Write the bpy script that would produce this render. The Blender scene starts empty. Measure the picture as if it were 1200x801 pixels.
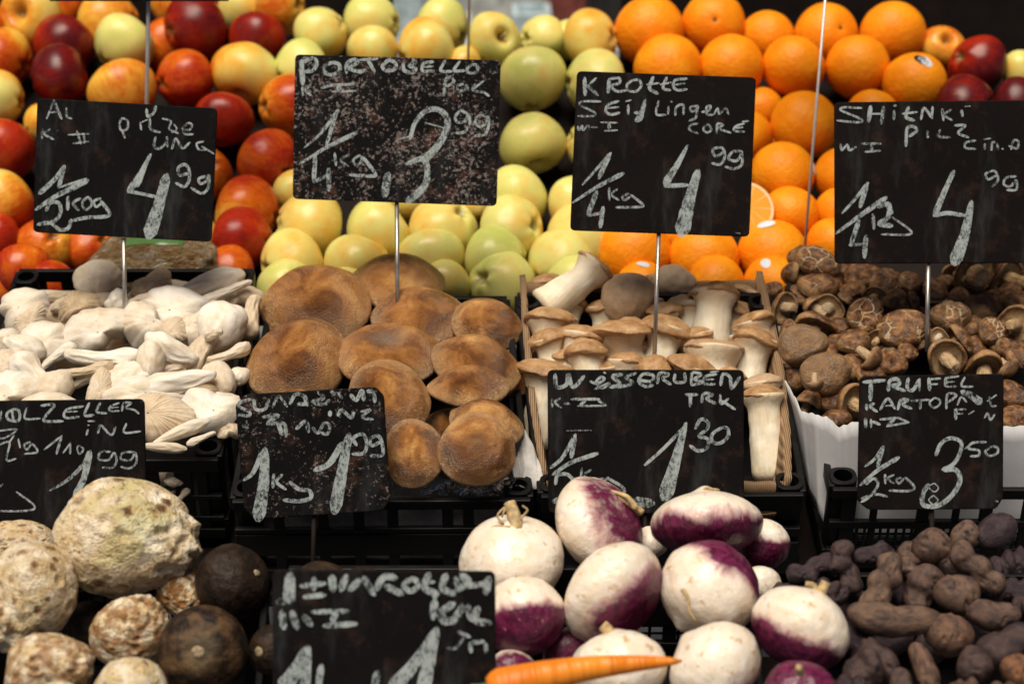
import bpy, bmesh, math, random
from mathutils import Vector, Matrix, noise

S = bpy.context.scene
COL = S.collection

# ------------------------------------------------------------------ camera
PITCH = math.radians(18.0)
CAM = Vector((0.0, 0.0, 1.55))
RGT = Vector((1, 0, 0))
FWD = Vector((0, math.cos(PITCH), -math.sin(PITCH)))
UPV = Vector((0, math.sin(PITCH), math.cos(PITCH)))
BAK = -FWD
FPX = 2333.0
cd = bpy.data.cameras.new("camera")
cam = bpy.data.objects.new("camera", cd)
COL.objects.link(cam)
cam.location = CAM
cam.rotation_euler = (math.pi / 2 - PITCH, 0, 0)
cd.sensor_width = 36.0
cd.sensor_fit = 'HORIZONTAL'
cd.lens = 36.0 * FPX / 1200.0
cd.clip_start = 0.05
cd.clip_end = 500
cd.dof.use_dof = True
cd.dof.focus_distance = 2.19
cd.dof.aperture_fstop = 4.3
S.camera = cam

# ------------------------------------------------------------------ light
SUN_EL = math.radians(69)
SUN_AZ = math.radians(-28)          # to the left of straight behind the camera
w = bpy.data.worlds.new("World")
S.world = w
w.use_nodes = True
nt = w.node_tree
sky = nt.nodes.new("ShaderNodeTexSky")
sky.sky_type = 'NISHITA'
sky.sun_disc = False
sky.dust_density = 1.0
sky.ozone_density = 0.2
sky.air_density = 0.3
sky.sun_elevation = SUN_EL
sun_dir = Vector((math.sin(SUN_AZ) * math.cos(SUN_EL), -math.cos(SUN_AZ) * math.cos(SUN_EL), math.sin(SUN_EL)))
sky.sun_rotation = math.atan2(sun_dir.x, sun_dir.y)
nt.links.new(sky.outputs[0], nt.nodes["Background"].inputs[0])
nt.nodes["Background"].inputs[1].default_value = 0.05
sd = bpy.data.lights.new("sun", 'SUN')
sd.energy = 5.0
sd.angle = math.radians(40)
sd.color = (1.0, 0.90, 0.75)
sun = bpy.data.objects.new("sun", sd)
COL.objects.link(sun)
sun.rotation_euler = (-sun_dir).to_track_quat('-Z', 'Y').to_euler()
S.view_settings.view_transform = 'Standard'
S.view_settings.look = 'None'
S.view_settings.gamma = 1.0
S.view_settings.use_curve_mapping = False
S.view_settings.exposure = -0.02

# ------------------------------------------------------------------ geometry helpers
def P(px, py, d):
    """world point seen at photo pixel (1200 wide) at depth d along the view axis"""
    return CAM + FWD * d + RGT * ((px - 600) / FPX * d) + UPV * ((400.5 - py) / FPX * d)

def crate_d(y): return 1.0 / (0.4 + (y - 325) * 0.0002625)
def fruit_d(y): return 1.0 / (0.3817 - (310 - y) * 0.0001537)
def low_d(y): return 1.0 / (0.4902 + (y - 620) * 0.00026)
def cv(v):                                   # camera-frame vector (right, up, towards viewer)
    return RGT * v[0] + UPV * v[1] + BAK * v[2]
NRM = cv((0, .825, .565)).normalized()       # normal of the sloping crates
REC = cv((0, .565, -.825)).normalized()      # up the slope, away from the viewer

def orient(axis, spin=0.0, ref=None):
    z = cv(axis).normalized()
    x = cv(ref) if ref else RGT.copy()
    x = x - z * x.dot(z)
    if x.length < 1e-4:
        x = UPV - z * UPV.dot(z)
    x.normalize()
    y = z.cross(x)
    m = Matrix((x, y, z)).transposed()
    return (m @ Matrix.Rotation(spin, 3, 'Z')).to_4x4()

def tf(loc, rot, sc):
    if not hasattr(sc, '__len__'): sc = (sc, sc, sc)
    return Matrix.Translation(loc) @ rot @ Matrix.Diagonal((sc[0], sc[1], sc[2], 1))

def mk(name, verts, faces, smooth=True):
    me = bpy.data.meshes.new(name)
    me.from_pydata([tuple(v) for v in verts], [], faces)
    me.validate()
    if smooth:
        me.polygons.foreach_set('use_smooth', [True] * len(me.polygons))
    me.update()
    return me

def from_bm(name, bm, smooth=False):
    me = bpy.data.meshes.new(name)
    bm.normal_update()
    bm.to_mesh(me); bm.free()
    if smooth:
        me.polygons.foreach_set('use_smooth', [True] * len(me.polygons))
    return me

def link(name, me, mat=None, parent=None, color=None):
    o = bpy.data.objects.new(name, me)
    COL.objects.link(o)
    if mat is not None and me is not None and len(me.materials) == 0:
        me.materials.append(mat)
    if parent is not None: o.parent = parent
    if color: o.color = (color[0], color[1], color[2], 1)
    return o

LABELS = {}
def tag(o, label, cat, group=None, kind=None):
    if label: o['label'] = label
    if cat: o['category'] = cat
    if group: o['group'] = group
    if kind: o['kind'] = kind
    if label:
        if label in LABELS: print('DUPLICATE LABEL', label)
        n = len(label.split())
        if n < 4 or n > 16: print('LABEL LENGTH', n, label)
        LABELS[label] = 1
    return o

def root(name, label, cat, group=None, m=None):
    o = bpy.data.objects.new(name, None)
    o.empty_display_size = .03
    COL.objects.link(o)
    if m is not None: o.matrix_world = m
    return tag(o, label, cat, group)

_ico = {}
def ico(sub, fn):
    if sub not in _ico:
        bm = bmesh.new()
        bmesh.ops.create_icosphere(bm, subdivisions=sub, radius=1)
        bm.verts.ensure_lookup_table()
        _ico[sub] = ([v.co.copy() for v in bm.verts], [[v.index for v in f.verts] for f in bm.faces])
        bm.free()
    vs, fs = _ico[sub]
    return [fn(v.copy()) for v in vs], fs

def nz(v, s=1.0, off=0.0):
    return noise.noise(Vector((v.x * s + off, v.y * s + off * 1.7, v.z * s - off)))

def lathe(prof, seg=36, fn=None):
    """prof: [(r, z)] from one pole to the other"""
    vs, fs = [], []
    n = len(prof)
    for r, z in prof:
        for k in range(seg):
            a = 2 * math.pi * k / seg
            v = Vector((r * math.cos(a), r * math.sin(a), z))
            vs.append(fn(v) if fn else v)
    for i in range(n - 1):
        for k in range(seg):
            a = i * seg + k; b = i * seg + (k + 1) % seg
            fs.append((a, a + seg, b + seg, b))
    return vs, fs

def smooth_pts(pts, n=6):
    """Catmull-Rom through the points"""
    if len(pts) < 3: return [Vector(p) for p in pts]
    p = [Vector(q) for q in pts]
    p = [p[0] * 2 - p[1]] + p + [p[-1] * 2 - p[-2]]
    out = []
    for i in range(1, len(p) - 2):
        for k in range(n):
            t = k / n
            out.append(0.5 * ((2 * p[i]) + (p[i + 1] - p[i - 1]) * t + (2 * p[i - 1] - 5 * p[i] + 4 * p[i + 1] - p[i + 2]) * t * t
                              + (3 * p[i] - p[i - 1] - 3 * p[i + 1] + p[i + 2]) * t ** 3))
    out.append(p[-2])
    return out

def tube(pts, rads, seg=12, cap=True):
    """swept tube along 3D points with a radius per point"""
    pts = [Vector(p) for p in pts]
    vs, fs = [], []
    n = len(pts)
    ref = Vector((0.13, 0.27, 0.95))
    for i, p in enumerate(pts):
        t = (pts[min(i + 1, n - 1)] - pts[max(i - 1, 0)]).normalized()
        x = ref - t * ref.dot(t)
        if x.length < 1e-3: x = Vector((1, 0, 0)) - t * t.x
        x.normalize(); ref = x.copy()
        y = t.cross(x)
        for k in range(seg):
            a = 2 * math.pi * k / seg
            vs.append(p + (x * math.cos(a) + y * math.sin(a)) * rads[i])
    for i in range(n - 1):
        for k in range(seg):
            a = i * seg + k; b = i * seg + (k + 1) % seg
            fs.append((a, b, b + seg, a + seg))
    if cap:
        fs.append(tuple(range(seg))[::-1])
        fs.append(tuple(range((n - 1) * seg, n * seg)))
    return vs, fs

def obox(bm, c, ax, ay, az):
    """box from a centre and three half-extent vectors"""
    vs = []
    for i in (-1, 1):
        for j in (-1, 1):
            for k in (-1, 1):
                vs.append(bm.verts.new(c + ax * i + ay * j + az * k))
    f = [(0, 1, 3, 2), (4, 6, 7, 5), (0, 4, 5, 1), (2, 3, 7, 6), (0, 2, 6, 4), (1, 5, 7, 3)]
    for q in f: bm.faces.new([vs[i] for i in q])
    
def fixn(me):
    bm = bmesh.new(); bm.from_mesh(me)
    bmesh.ops.recalc_face_normals(bm, faces=bm.faces)
    bm.to_mesh(me); bm.free()
    return me

def bevel(o, wd=.0015, seg=2):
    b = o.modifiers.new('bevel', 'BEVEL'); b.width = wd; b.segments = seg; b.limit_method = 'ANGLE'
    return o

# ------------------------------------------------------------------ material helpers
class G:
    def __init__(self, name):
        self.m = bpy.data.materials.new(name)
        self.m.use_nodes = True
        self.nt = self.m.node_tree
        self.b = self.nt.nodes["Principled BSDF"]
    def n(self, t, **kw):
        x = self.nt.nodes.new(t)
        for k, v in kw.items(): setattr(x, k, v)
        return x
    def s(self, sock, v):
        if isinstance(v, bpy.types.NodeSocket): self.nt.links.new(v, sock)
        elif v is not None:
            if sock.type == 'RGBA' and len(v) == 3: v = (*v, 1)
            sock.default_value = v
    def obj(self): 
        return self.n("ShaderNodeTexCoord").outputs['Object']
    def gen(self):
        return self.n("ShaderNodeTexCoord").outputs['Generated']
    def info(self):
        i = self.n("ShaderNodeObjectInfo")
        sp = self.n("ShaderNodeSeparateColor")
        self.nt.links.new(i.outputs['Color'], sp.inputs[0])
        return sp.outputs[0], sp.outputs[1], sp.outputs[2], i.outputs['Random']
    def shift(self, vec, rnd, k=37.0):
        a = self.n("ShaderNodeVectorMath", operation='ADD')
        c = self.n("ShaderNodeCombineXYZ")
        mm = self.math('MULTIPLY', rnd, k)
        for i in range(3): self.nt.links.new(mm, c.inputs[i])
        self.s(a.inputs[0], vec); self.s(a.inputs[1], c.outputs[0])
        return a.outputs[0]
    def scale(self, vec, v3):
        a = self.n("ShaderNodeVectorMath", operation='MULTIPLY')
        self.s(a.inputs[0], vec); a.inputs[1].default_value = v3
        return a.outputs[0]
    def noise(self, vec, scale, detail=3, rough=.55, dist=0.0):
        x = self.n("ShaderNodeTexNoise")
        self.s(x.inputs['Vector'], vec); self.s(x.inputs['Scale'], scale)
        x.inputs['Detail'].default_value = detail; x.inputs['Roughness'].default_value = rough
        x.inputs['Distortion'].default_value = dist
        return x.outputs[0]
    def vor(self, vec, scale, feature='F1', rnd=1.0):
        x = self.n("ShaderNodeTexVoronoi", feature=feature)
        self.s(x.inputs['Vector'], vec); self.s(x.inputs['Scale'], scale)
        x.inputs['Randomness'].default_value = rnd
        return x.outputs['Distance']
    def math(self, op, a, b=None, clamp=False):
        x = self.n("ShaderNodeMath", operation=op, use_clamp=clamp)
        self.s(x.inputs[0], a)
        if b is not None: self.s(x.inputs[1], b)
        return x.outputs[0]
    def mr(self, v, a, b, c=0.0, d=1.0, smooth=True):
        x = self.n("ShaderNodeMapRange")
        if smooth: x.interpolation_type = 'SMOOTHSTEP'
        self.s(x.inputs[0], v)
        for i, q in enumerate((a, b, c, d)): self.s(x.inputs[i + 1], q)
        return x.outputs[0]
    def ramp(self, fac, stops):
        x = self.n("ShaderNodeValToRGB")
        self.s(x.inputs[0], fac)
        cr = x.color_ramp
        while len(cr.elements) < len(stops): cr.elements.new(.5)
        for e, (p, c) in zip(cr.elements, stops):
            e.position = p; e.color = (*c, 1)
        return x.outputs[0]
    def mix(self, f, a, b, blend='MIX'):
        x = self.n("ShaderNodeMix", data_type='RGBA', blend_type=blend)
        self.s(x.inputs[0], f); self.s(x.inputs[6], a); self.s(x.inputs[7], b)
        return x.outputs[2]
    def xyz(self, vec):
        x = self.n("ShaderNodeSeparateXYZ"); self.s(x.inputs[0], vec)
        return x.outputs
    def bump(self, h, strength=.3, dist=.02, prev=None):
        x = self.n("ShaderNodeBump")
        self.s(x.inputs['Height'], h); x.inputs['Strength'].default_value = strength
        x.inputs['Distance'].default_value = dist
        if prev is not None: self.s(x.inputs['Normal'], prev)
        self.nt.links.new(x.outputs[0], self.b.inputs['Normal'])
        return x.outputs[0]
    def out(self, col=None, rough=None, metal=None, spec=None, sss=None):
        if col is not None: self.s(self.b.inputs['Base Color'], col)
        if rough is not None: self.s(self.b.inputs['Roughness'], rough)
        if metal is not None: self.s(self.b.inputs['Metallic'], metal)
        if spec is not None: self.s(self.b.inputs['Specular IOR Level'], spec)
        if sss:
            self.b.inputs['Subsurface Weight'].default_value = sss[0]
            self.b.inputs['Subsurface Radius'].default_value = (1, .5, .25)
            self.b.inputs['Subsurface Scale'].default_value = sss[1]
        return self.m

M = {}
def plain(name, col, rough=.5, metal=0.0, spec=.5, var=.25, vs=40, bump=0.0):
    g = G(name); o = g.obj()
    n = g.noise(o, vs, 4)
    c = g.mix(g.mr(n, .3, .7), tuple(q * (1 - var) for q in col), tuple(min(1, q * (1 + var)) for q in col))
    if bump: g.bump(n, bump, .002)
    M[name] = g.out(c, g.mr(n, .2, .8, rough * .8, min(1, rough * 1.2)), metal, spec)
    return M[name]

def build_mats():
    # apples: object colour red channel = how far along green-yellow > gold > orange > red > wine
    g = G('apple_skin'); o = g.obj(); r, gg, b, rnd = g.info(); v = g.shift(o, rnd)
    big = g.noise(v, 1.3, 3, .5)
    streak = g.noise(g.scale(v, (1, 1, .22)), 9, 4, .65)
    x, y, z = g.xyz(o)
    d = g.math('MULTIPLY', x, gg)
    t = g.math('ADD', r, d)
    t = g.math('ADD', t, g.mr(big, .25, .75, -.11, .11, False))
    t = g.math('ADD', t, g.math('MULTIPLY', g.mr(streak, .2, .8, -.11, .11, False), g.mr(t, .12, .5, .15, 1)))
    c = g.ramp(t, [(0.0, (.57, .60, .15)), (.13, (.73, .67, .21)), (.32, (.78, .40, .045)), (.48, (.60, .125, .007)), (.68, (.38, .024, .005)), (.84, (.22, .011, .005)), (1.0, (.085, .006, .008))])
    dots = g.mr(g.vor(v, 11), .035, .10, 1, 0)
    c = g.mix(g.math('MULTIPLY', dots, .35), c, (.72, .50, .20))
    rad = g.math('SQRT', g.math('ADD', g.math('MULTIPLY', x, x), g.math('MULTIPLY', y, y)))
    cav = g.mr(g.math('ADD', rad, g.math('MULTIPLY', g.noise(v, 6), .16)), .16, .36, 1, 0)
    c = g.mix(g.math('MULTIPLY', cav, .75), c, (.16, .11, .03))
    g.bump(g.noise(v, 45, 2), .05, .02)
    M['apple'] = g.out(c, g.mr(big, .3, .7, .22, .34), 0, .32, (.06, .15))
    # oranges
    g = G('orange_peel'); o = g.obj(); r, gg, b, rnd = g.info(); v = g.shift(o, rnd)
    n = g.noise(v, 1.6, 3)
    c = g.mix(g.mr(n, .3, .7), (.84, .235, .003), (.90, .31, .008))
    c = g.mix(g.math('MULTIPLY', g.mr(g.noise(v, 26, 3), .55, .75), .25), c, (.55, .15, .01))
    x, y, z = g.xyz(o)
    rad = g.math('SQRT', g.math('ADD', g.math('MULTIPLY', x, x), g.math('MULTIPLY', y, y)))
    nav = g.math('MULTIPLY', g.mr(g.math('ADD', rad, g.math('MULTIPLY', g.noise(v, 9), .06)), .06, .13, 1, 0), g.mr(z, .2, .4))
    c = g.mix(nav, c, (.06, .05, .012))
    h = g.math('ADD', g.mr(g.vor(v, 30), .0, .35), g.math('MULTIPLY', g.noise(v, 8, 2), .5))
    g.bump(h, .17, .03)
    M['orange'] = g.out(c, .45, 0, .25, (.08, .15))
    g = G('orange_flesh'); o = g.obj(); x, y, z = g.xyz(o)
    rad = g.math('SQRT', g.math('ADD', g.math('MULTIPLY', x, x), g.math('MULTIPLY', y, y)))
    ang = g.math('ARCTAN2', y, x)
    seg = g.math('ABSOLUTE', g.math('SINE', g.math('MULTIPLY', ang, 5)))
    mem = g.math('MULTIPLY', g.mr(seg, .0, .13, 1, 0), g.mr(rad, .1, .2))
    c = g.mix(g.noise(g.scale(o, (1, 1, 1)), 20, 3), (.82, .28, .015), (.9, .42, .05))
    c = g.mix(g.math('MAXIMUM', mem, g.mr(rad, .86, .9)), c, (.85, .68, .42))
    c = g.mix(g.mr(rad, .955, .975), c, (.85, .26, .005))
    M['flesh'] = g.out(c, .3, 0, .5, (.2, .1))
    # turnip: purple crown along local +z, object colour r = where purple begins
    g = G('turnip_skin'); o = g.obj(); r, gg, b, rnd = g.info(); v = g.shift(o, rnd)
    x, y, z = g.xyz(o)
    n1 = g.noise(v, 1.1, 2, .5); n2 = g.noise(g.scale(v, (1, 1, .35)), 7, 4, .6)
    t = g.math('ADD', z, g.math('ADD', g.mr(n1, .2, .8, -.22, .22, False), g.mr(n2, .2, .8, -.09, .09, False)))
    p = g.mr(g.math('SUBTRACT', t, r), -.22, .26, 0, 1, False)
    wht = g.mix(g.mr(g.noise(v, 2.6, 4), .35, .7), (.84, .75, .65), (.78, .65, .50))
    wht = g.mix(g.math('MULTIPLY', g.mr(g.noise(v, 4.5, 5, .6), .56, .70), .75), wht, (.46, .27, .10))
    pur = g.mix(g.mr(n2, .35, .7), (.062, .006, .027), (.18, .020, .075))
    pr_ = g.ramp(p, [(0.0, (0, 0, 0)), (.30, (.06, .06, .06)), (.52, (.55, .55, .55)), (.78, (1, 1, 1))])
    mid = g.mix(g.mr(p, .25, .8), (.50, .15, .23), pur)
    c = g.mix(pr_, wht, mid)
    c = g.mix(g.math('MULTIPLY', g.mr(g.noise(g.scale(v, (3, 3, .5)), 5, 3), .66, .73), .5), c, (.55, .40, .22))
    g.bump(g.math('ADD', g.noise(v, 5, 4), g.math('MULTIPLY', n2, .5)), .12, .06)
    M['turnip'] = g.out(c, .30, 0, .5, (.08, .15))
    plain('root_stub', (.46, .33, .16), .7, var=.35, vs=9, bump=.4)
    # celeriac; r = brownness
    g = G('celeriac_skin'); o = g.obj(); r, gg, b, rnd = g.info(); v = g.shift(o, rnd)
    n1 = g.noise(v, 2.2, 5, .62); n2 = g.noise(v, 6.5, 5, .6)
    spots = g.mr(g.vor(g.mix(.18, v, n2), 3.0), .10, .36, 1, 0)
    c = g.mix(g.mr(n1, .32, .62), (.84, .76, .60), (.66, .50, .28))
    c = g.mix(g.math('MULTIPLY', g.mr(g.noise(v, 1.1, 2), .50, .66), gg), c, (.50, .50, .23))
    sm = g.mr(n1, .42, .55)
    c = g.mix(g.math('MULTIPLY', spots, g.mr(n1, .36, .5, .6, 1.0)), c, (.13, .058, .018))
    sp2 = g.mr(g.vor(g.mix(.15, g.shift(v, .31), n2), 6.5), .10, .34, 1, 0)
    c = g.mix(g.math('MULTIPLY', sp2, g.mr(n1, .40, .60, .15, .8)), c, (.30, .155, .052))
    c = g.mix(g.math('MULTIPLY', g.mr(n2, .54, .68), g.mr(r, 0, 1, .35, 1.0)), c, (.27, .125, .040))
    c = g.mix(g.math('MULTIPLY', g.mr(g.noise(v, 14, 3), .63, .70), .8), c, (.06, .035, .016))
    c = g.mix(g.math('MULTIPLY', g.mr(g.noise(v, 3.0, 4), .40, .58), r), c, (.30, .135, .042))
    g.bump(g.math('SUBTRACT', g.math('ADD', g.math('MULTIPLY', n2, .6), g.math('MULTIPLY', g.noise(v, 22, 3), .3)), g.math('MULTIPLY', spots, .4)), .45, .08)
    M['celeriac'] = g.out(c, .62, 0, .35)
    # black radish
    g = G('black_radish_skin'); o = g.obj(); r, gg, b, rnd = g.info(); v = g.shift(o, rnd)
    n = g.noise(v, 4, 5, .6)
    c = g.mix(g.mr(n, .35, .7), (.008, .005, .004), (.028, .015, .009))
    c = g.mix(g.math('MULTIPLY', g.mr(g.noise(v, 1.8, 4), .42, .65), r), c, (.14, .078, .036))
    x, y, z = g.xyz(o)
    c = g.mix(g.math('MULTIPLY', g.mr(z, .80, .98), g.math('MULTIPLY', r, .8)), c, (.26, .19, .10))
    g.bump(n, .25, .05)
    M['radish'] = g.out(c, .5, 0, .22)
    # potatoes: r = how dusty and tan
    g = G('potato_skin'); o = g.obj(); r, gg, b, rnd = g.info(); v = g.shift(o, rnd)
    n = g.noise(v, 2.0, 5, .62); n2 = g.noise(v, 12, 4, .6)
    c = g.mix(g.mr(n, .35, .66), (.020, .011, .016), (.050, .028, .032))
    dust = g.math('MULTIPLY', g.mr(g.math('ADD', n, g.math('MULTIPLY', n2, .35)), .42, .82), r, True)
    c = g.mix(dust, c, g.mix(gg, (.26, .155, .090), (.36, .15, .045)))
    c = g.mix(g.math('MULTIPLY', g.mr(n2, .60, .70), .6), c, (.030, .018, .018))
    g.bump(g.math('ADD', n2, g.math('MULTIPLY', g.noise(v, 30, 3), .5)), .35, .05)
    M['potato'] = g.out(c, g.mr(n2, .3, .7, .40, .65), 0, .4)
    # carrot
    g = G('carrot_skin'); o = g.obj()
    rings = g.noise(g.scale(o, (9, .8, .8)), 1.0, 3)
    c = g.mix(g.mr(g.noise(o, 3, 3), .3, .7), (.72, .17, .008), (.85, .27, .02))
    c = g.mix(g.math('MULTIPLY', g.mr(rings, .56, .66), .45), c, (.45, .13, .015))
    g.bump(rings, .3, .05)
    M['carrot'] = g.out(c, .45, 0, .4, (.1, .1))
    # portobello
    g = G('portobello_cap'); o = g.obj(); r, gg, b, rnd = g.info(); v = g.shift(o, rnd)
    x, y, z = g.xyz(o)
    n = g.noise(v, 1.15, 5, .58, .5); n2 = g.noise(v, 9, 5, .65)
    c = g.ramp(n, [(.28, (.065, .024, .008)), (.42, (.19, .070, .018)), (.55, (.40, .170, .045)), (.70, (.66, .36, .12))])
    c = g.mix(g.math('MULTIPLY', g.mr(n2, .5, .72), .5), c, (.15, .064, .026))
    rad = g.math('SQRT', g.math('ADD', g.math('MULTIPLY', x, x), g.math('MULTIPLY', y, y)))
    flk = g.math('MULTIPLY', g.mr(rad, .62, .95), g.mr(g.noise(v, 15, 4, .7), .50, .60))
    patch = g.mr(g.noise(v, 1.3, 2), .45, .62)
    c = g.mix(g.math('MULTIPLY', flk, g.mr(patch, 0, 1, .15, .75)), c, (.62, .45, .27))
    c = g.mix(g.math('MULTIPLY', g.mr(rad, .0, .55, 1, 0), gg), c, (.19, .125, .085))
    c = g.mix(g.math('MULTIPLY', g.mr(rad, .70, 1.05), .35), c, (.58, .38, .19))
    scars = g.mr(g.vor(v, 5.5, 'F1'), .02, .06, 1, 0)
    c = g.mix(g.math('MULTIPLY', scars, .7), c, (.07, .03, .012))
    c = g.mix(g.math('MULTIPLY', g.mr(g.vor(v, 9), .03, .075, 1, 0), .8), c, (.72, .55, .36))
    c = g.mix(g.math('MULTIPLY', g.mr(g.noise(v, 30, 3), .56, .70), .45), c, (.11, .045, .016))
    crk = g.math('MULTIPLY', flk, patch)
    h = g.math('ADD', g.math('MULTIPLY', g.noise(v, 55, 3, .6), .16), g.math('ADD', g.math('MULTIPLY', g.math('MULTIPLY', g.noise(v, 26, 4, .7), .5), g.mr(patch, 0, 1, .4, 1.2)), g.math('MULTIPLY', crk, 1.2)))
    g.bump(h, .50, .05)
    M['portobello'] = g.out(c, g.mr(n, .3, .7, .20, .44), 0, .5)
    # king oyster
    g = G('king_oyster_stem'); o = g.obj(); r, gg, b, rnd = g.info(); v = g.shift(o, rnd)
    n = g.noise(g.scale(v, (1, 1, .18)), 5, 5, .6); n1 = g.noise(v, 1.2, 3)
    c = g.mix(g.mr(n1, .32, .68), (.86, .78, .63), (.76, .63, .45))
    c = g.mix(g.math('MULTIPLY', g.mr(n, .52, .7), .3), c, (.56, .40, .23))
    x, y, z = g.xyz(o)
    c = g.mix(g.mr(z, -1.0, -.1, 0, .55), c, (.56, .37, .19))
    g.bump(n, .14, .05)
    M['king_stem'] = g.out(c, .5, 0, .35, (.1, .15))
    g = G('king_oyster_cap'); o = g.obj(); r, gg, b, rnd = g.info(); v = g.shift(o, rnd)
    n = g.noise(v, 2.2, 5, .6); n2 = g.noise(v, 13, 4, .6)
    c = g.ramp(n, [(.28, (.22, .11, .045)), (.5, (.40, .225, .10)), (.72, (.54, .35, .18))])
    c = g.mix(r, c, (.52, .39, .27))
    c = g.mix(g.math('MULTIPLY', g.mr(n2, .55, .7), .35), c, (.13, .065, .03))
    g.bump(n2, .2, .05)
    M['king_cap'] = g.out(c, .46, 0, .4)
    # shiitake: r = crackle amount, g = tan/pale
    g = G('shiitake_cap'); o = g.obj(); r, gg, b, rnd = g.info(); v = g.shift(o, rnd)
    n = g.noise(v, 2.4, 5, .62); n2 = g.noise(v, 10, 4, .65)
    c = g.ramp(n, [(.30, (.024, .009, .004)), (.46, (.095, .036, .011)), (.58, (.23, .098, .030)), (.75, (.48, .26, .10))])
    c = g.mix(g.math('MULTIPLY', gg, .8), c, g.mix(n2, (.19, .115, .06), (.32, .21, .115)))
    wv = g.mix(.22, v, g.n("ShaderNodeTexNoise").outputs[1])
    e = g.vor(wv, 2.3, 'DISTANCE_TO_EDGE')
    crack = g.math('MULTIPLY', g.mr(g.math('SUBTRACT', e, g.math('MULTIPLY', n2, .05)), -.01, .045, 1, 0), g.mr(g.math('ADD', g.noise(v, 1.3, 3), g.math('MULTIPLY', r, .36)), .66, .82))
    c = g.mix(g.math('MULTIPLY', crack, .85), c, (.52, .37, .21))
    c = g.mix(g.math('MULTIPLY', g.mr(g.noise(v, 17, 3), .62, .70), .65), c, (.46, .30, .15))
    c = g.mix(g.math('MULTIPLY', g.mr(g.noise(v, 19, 3), .63, .70), .8), c, (.045, .017, .009))
    x, y, z = g.xyz(o)
    rad = g.math('SQRT', g.math('ADD', g.math('MULTIPLY', x, x), g.math('MULTIPLY', y, y)))
    c = g.mix(g.math('MULTIPLY', g.mr(rad, .84, 1.0), .55), c, (.46, .27, .12))
    h = g.math('SUBTRACT', g.math('MULTIPLY', n2, .5), g.math('MULTIPLY', crack, .8))
    g.bump(h, .35, .07)
    M['shii_cap'] = g.out(c, g.mr(n, .3, .7, .28, .52), 0, .5)
    g = G('shiitake_gills'); o = g.obj(); r, gg, b, rnd = g.info(); x, y, z = g.xyz(o)
    ang = g.math('ARCTAN2', y, x)
    ln = g.math('SINE', g.math('MULTIPLY', ang, 70))
    n = g.noise(o, 3, 4)
    c = g.mix(g.mr(n, .3, .7), (.50, .35, .19), (.30, .17, .07))
    c = g.mix(g.mr(ln, -.2, 1, 0, .35), c, (.20, .105, .04))
    g.bump(ln, .4, .03)
    M['gills'] = g.out(c, .65, 0, .25)
    g = G('shiitake_stem'); o = g.obj(); r, gg, b, rnd = g.info(); v = g.shift(o, rnd)
    n = g.noise(g.scale(v, (1, 1, .4)), 7, 5, .65)
    c = g.ramp(n, [(.3, (.24, .115, .042)), (.52, (.45, .28, .13)), (.72, (.62, .46, .27))])
    c = g.mix(gg, c, (.70, .58, .42))
    g.bump(n, .45, .08)
    M['shii_stem'] = g.out(c, .62, 0, .3)
    # oyster mushrooms: r = beige, g = brown
    g = G('oyster_flesh'); o = g.obj(); r, gg, b, rnd = g.info(); v = g.shift(o, rnd)
    n = g.noise(v, 1.1, 4, .55); n2 = g.noise(v, 5, 5, .62)
    c = g.mix(g.mr(n, .36, .66), (.84, .77, .68), (.76, .65, .51))
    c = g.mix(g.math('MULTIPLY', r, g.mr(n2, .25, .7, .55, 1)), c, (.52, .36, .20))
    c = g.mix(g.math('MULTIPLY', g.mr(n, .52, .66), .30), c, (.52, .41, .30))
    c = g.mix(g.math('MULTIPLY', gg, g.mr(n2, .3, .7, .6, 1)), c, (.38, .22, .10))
    c = g.mix(g.math('MULTIPLY', g.mr(g.noise(v, 9, 3), .60, .72), .35), c, (.34, .22, .11))
    g.bump(g.math('ADD', n2, g.math('MULTIPLY', g.noise(v, 20, 3), .3)), .16, .08)
    M['oyster'] = g.out(c, .5, 0, .35, (.12, .12))
    # boards: dusty slate-black sheets with flecks
    def board(name, fleck, rust, base=(.0030, .0026, .0028), smear=.25):
        g = G(name); o = g.obj()
        n = g.noise(o, 9, 5, .6); f = g.noise(o, 250, 4, .75); f2 = g.noise(o, 34, 5, .7)
        c = g.mix(g.mr(n, .3, .7), base, tuple(q * 1.7 for q in base))
        c = g.mix(g.math('MULTIPLY', g.mr(f2, .52, .70), rust), c, (.075, .036, .024))
        thr = g.math('SUBTRACT', .74 - .14 * fleck, g.math('SUBTRACT', g.math('MULTIPLY', g.mr(g.noise(o, 16, 3), .36, .64), .07 * (fleck + .35)), .01))
        fl = g.mr(f, thr, g.math('ADD', thr, .045))
        c = g.mix(g.math('MULTIPLY', fl, .25 + .5 * fleck), c, g.mix(g.noise(o, 40, 2), (.20, .13, .115), (.30, .29, .28)))
        sm = g.noise(g.scale(o, (16, 4, 6)), 1.6, 5, .7)
        c = g.mix(g.math('MULTIPLY', g.mr(sm, .50, .80), smear), c, (.060, .064, .066))
        g.bump(g.math('ADD', f2, f), .25, .0006)
        M[name] = g.out(c, g.mr(f2, .3, .7, .6, .85), 0, .08)
    board('board_black', .25, .25, smear=.5)
    board('board_pitted', 1.0, .9)
    board('board_brown', .22, .22, (.0044, .0030, .0030), .40)
    board('board_slate', .28, .25, (.0034, .0027, .0029), .45)
    board('board_old', .75, .5, smear=.35)
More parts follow.
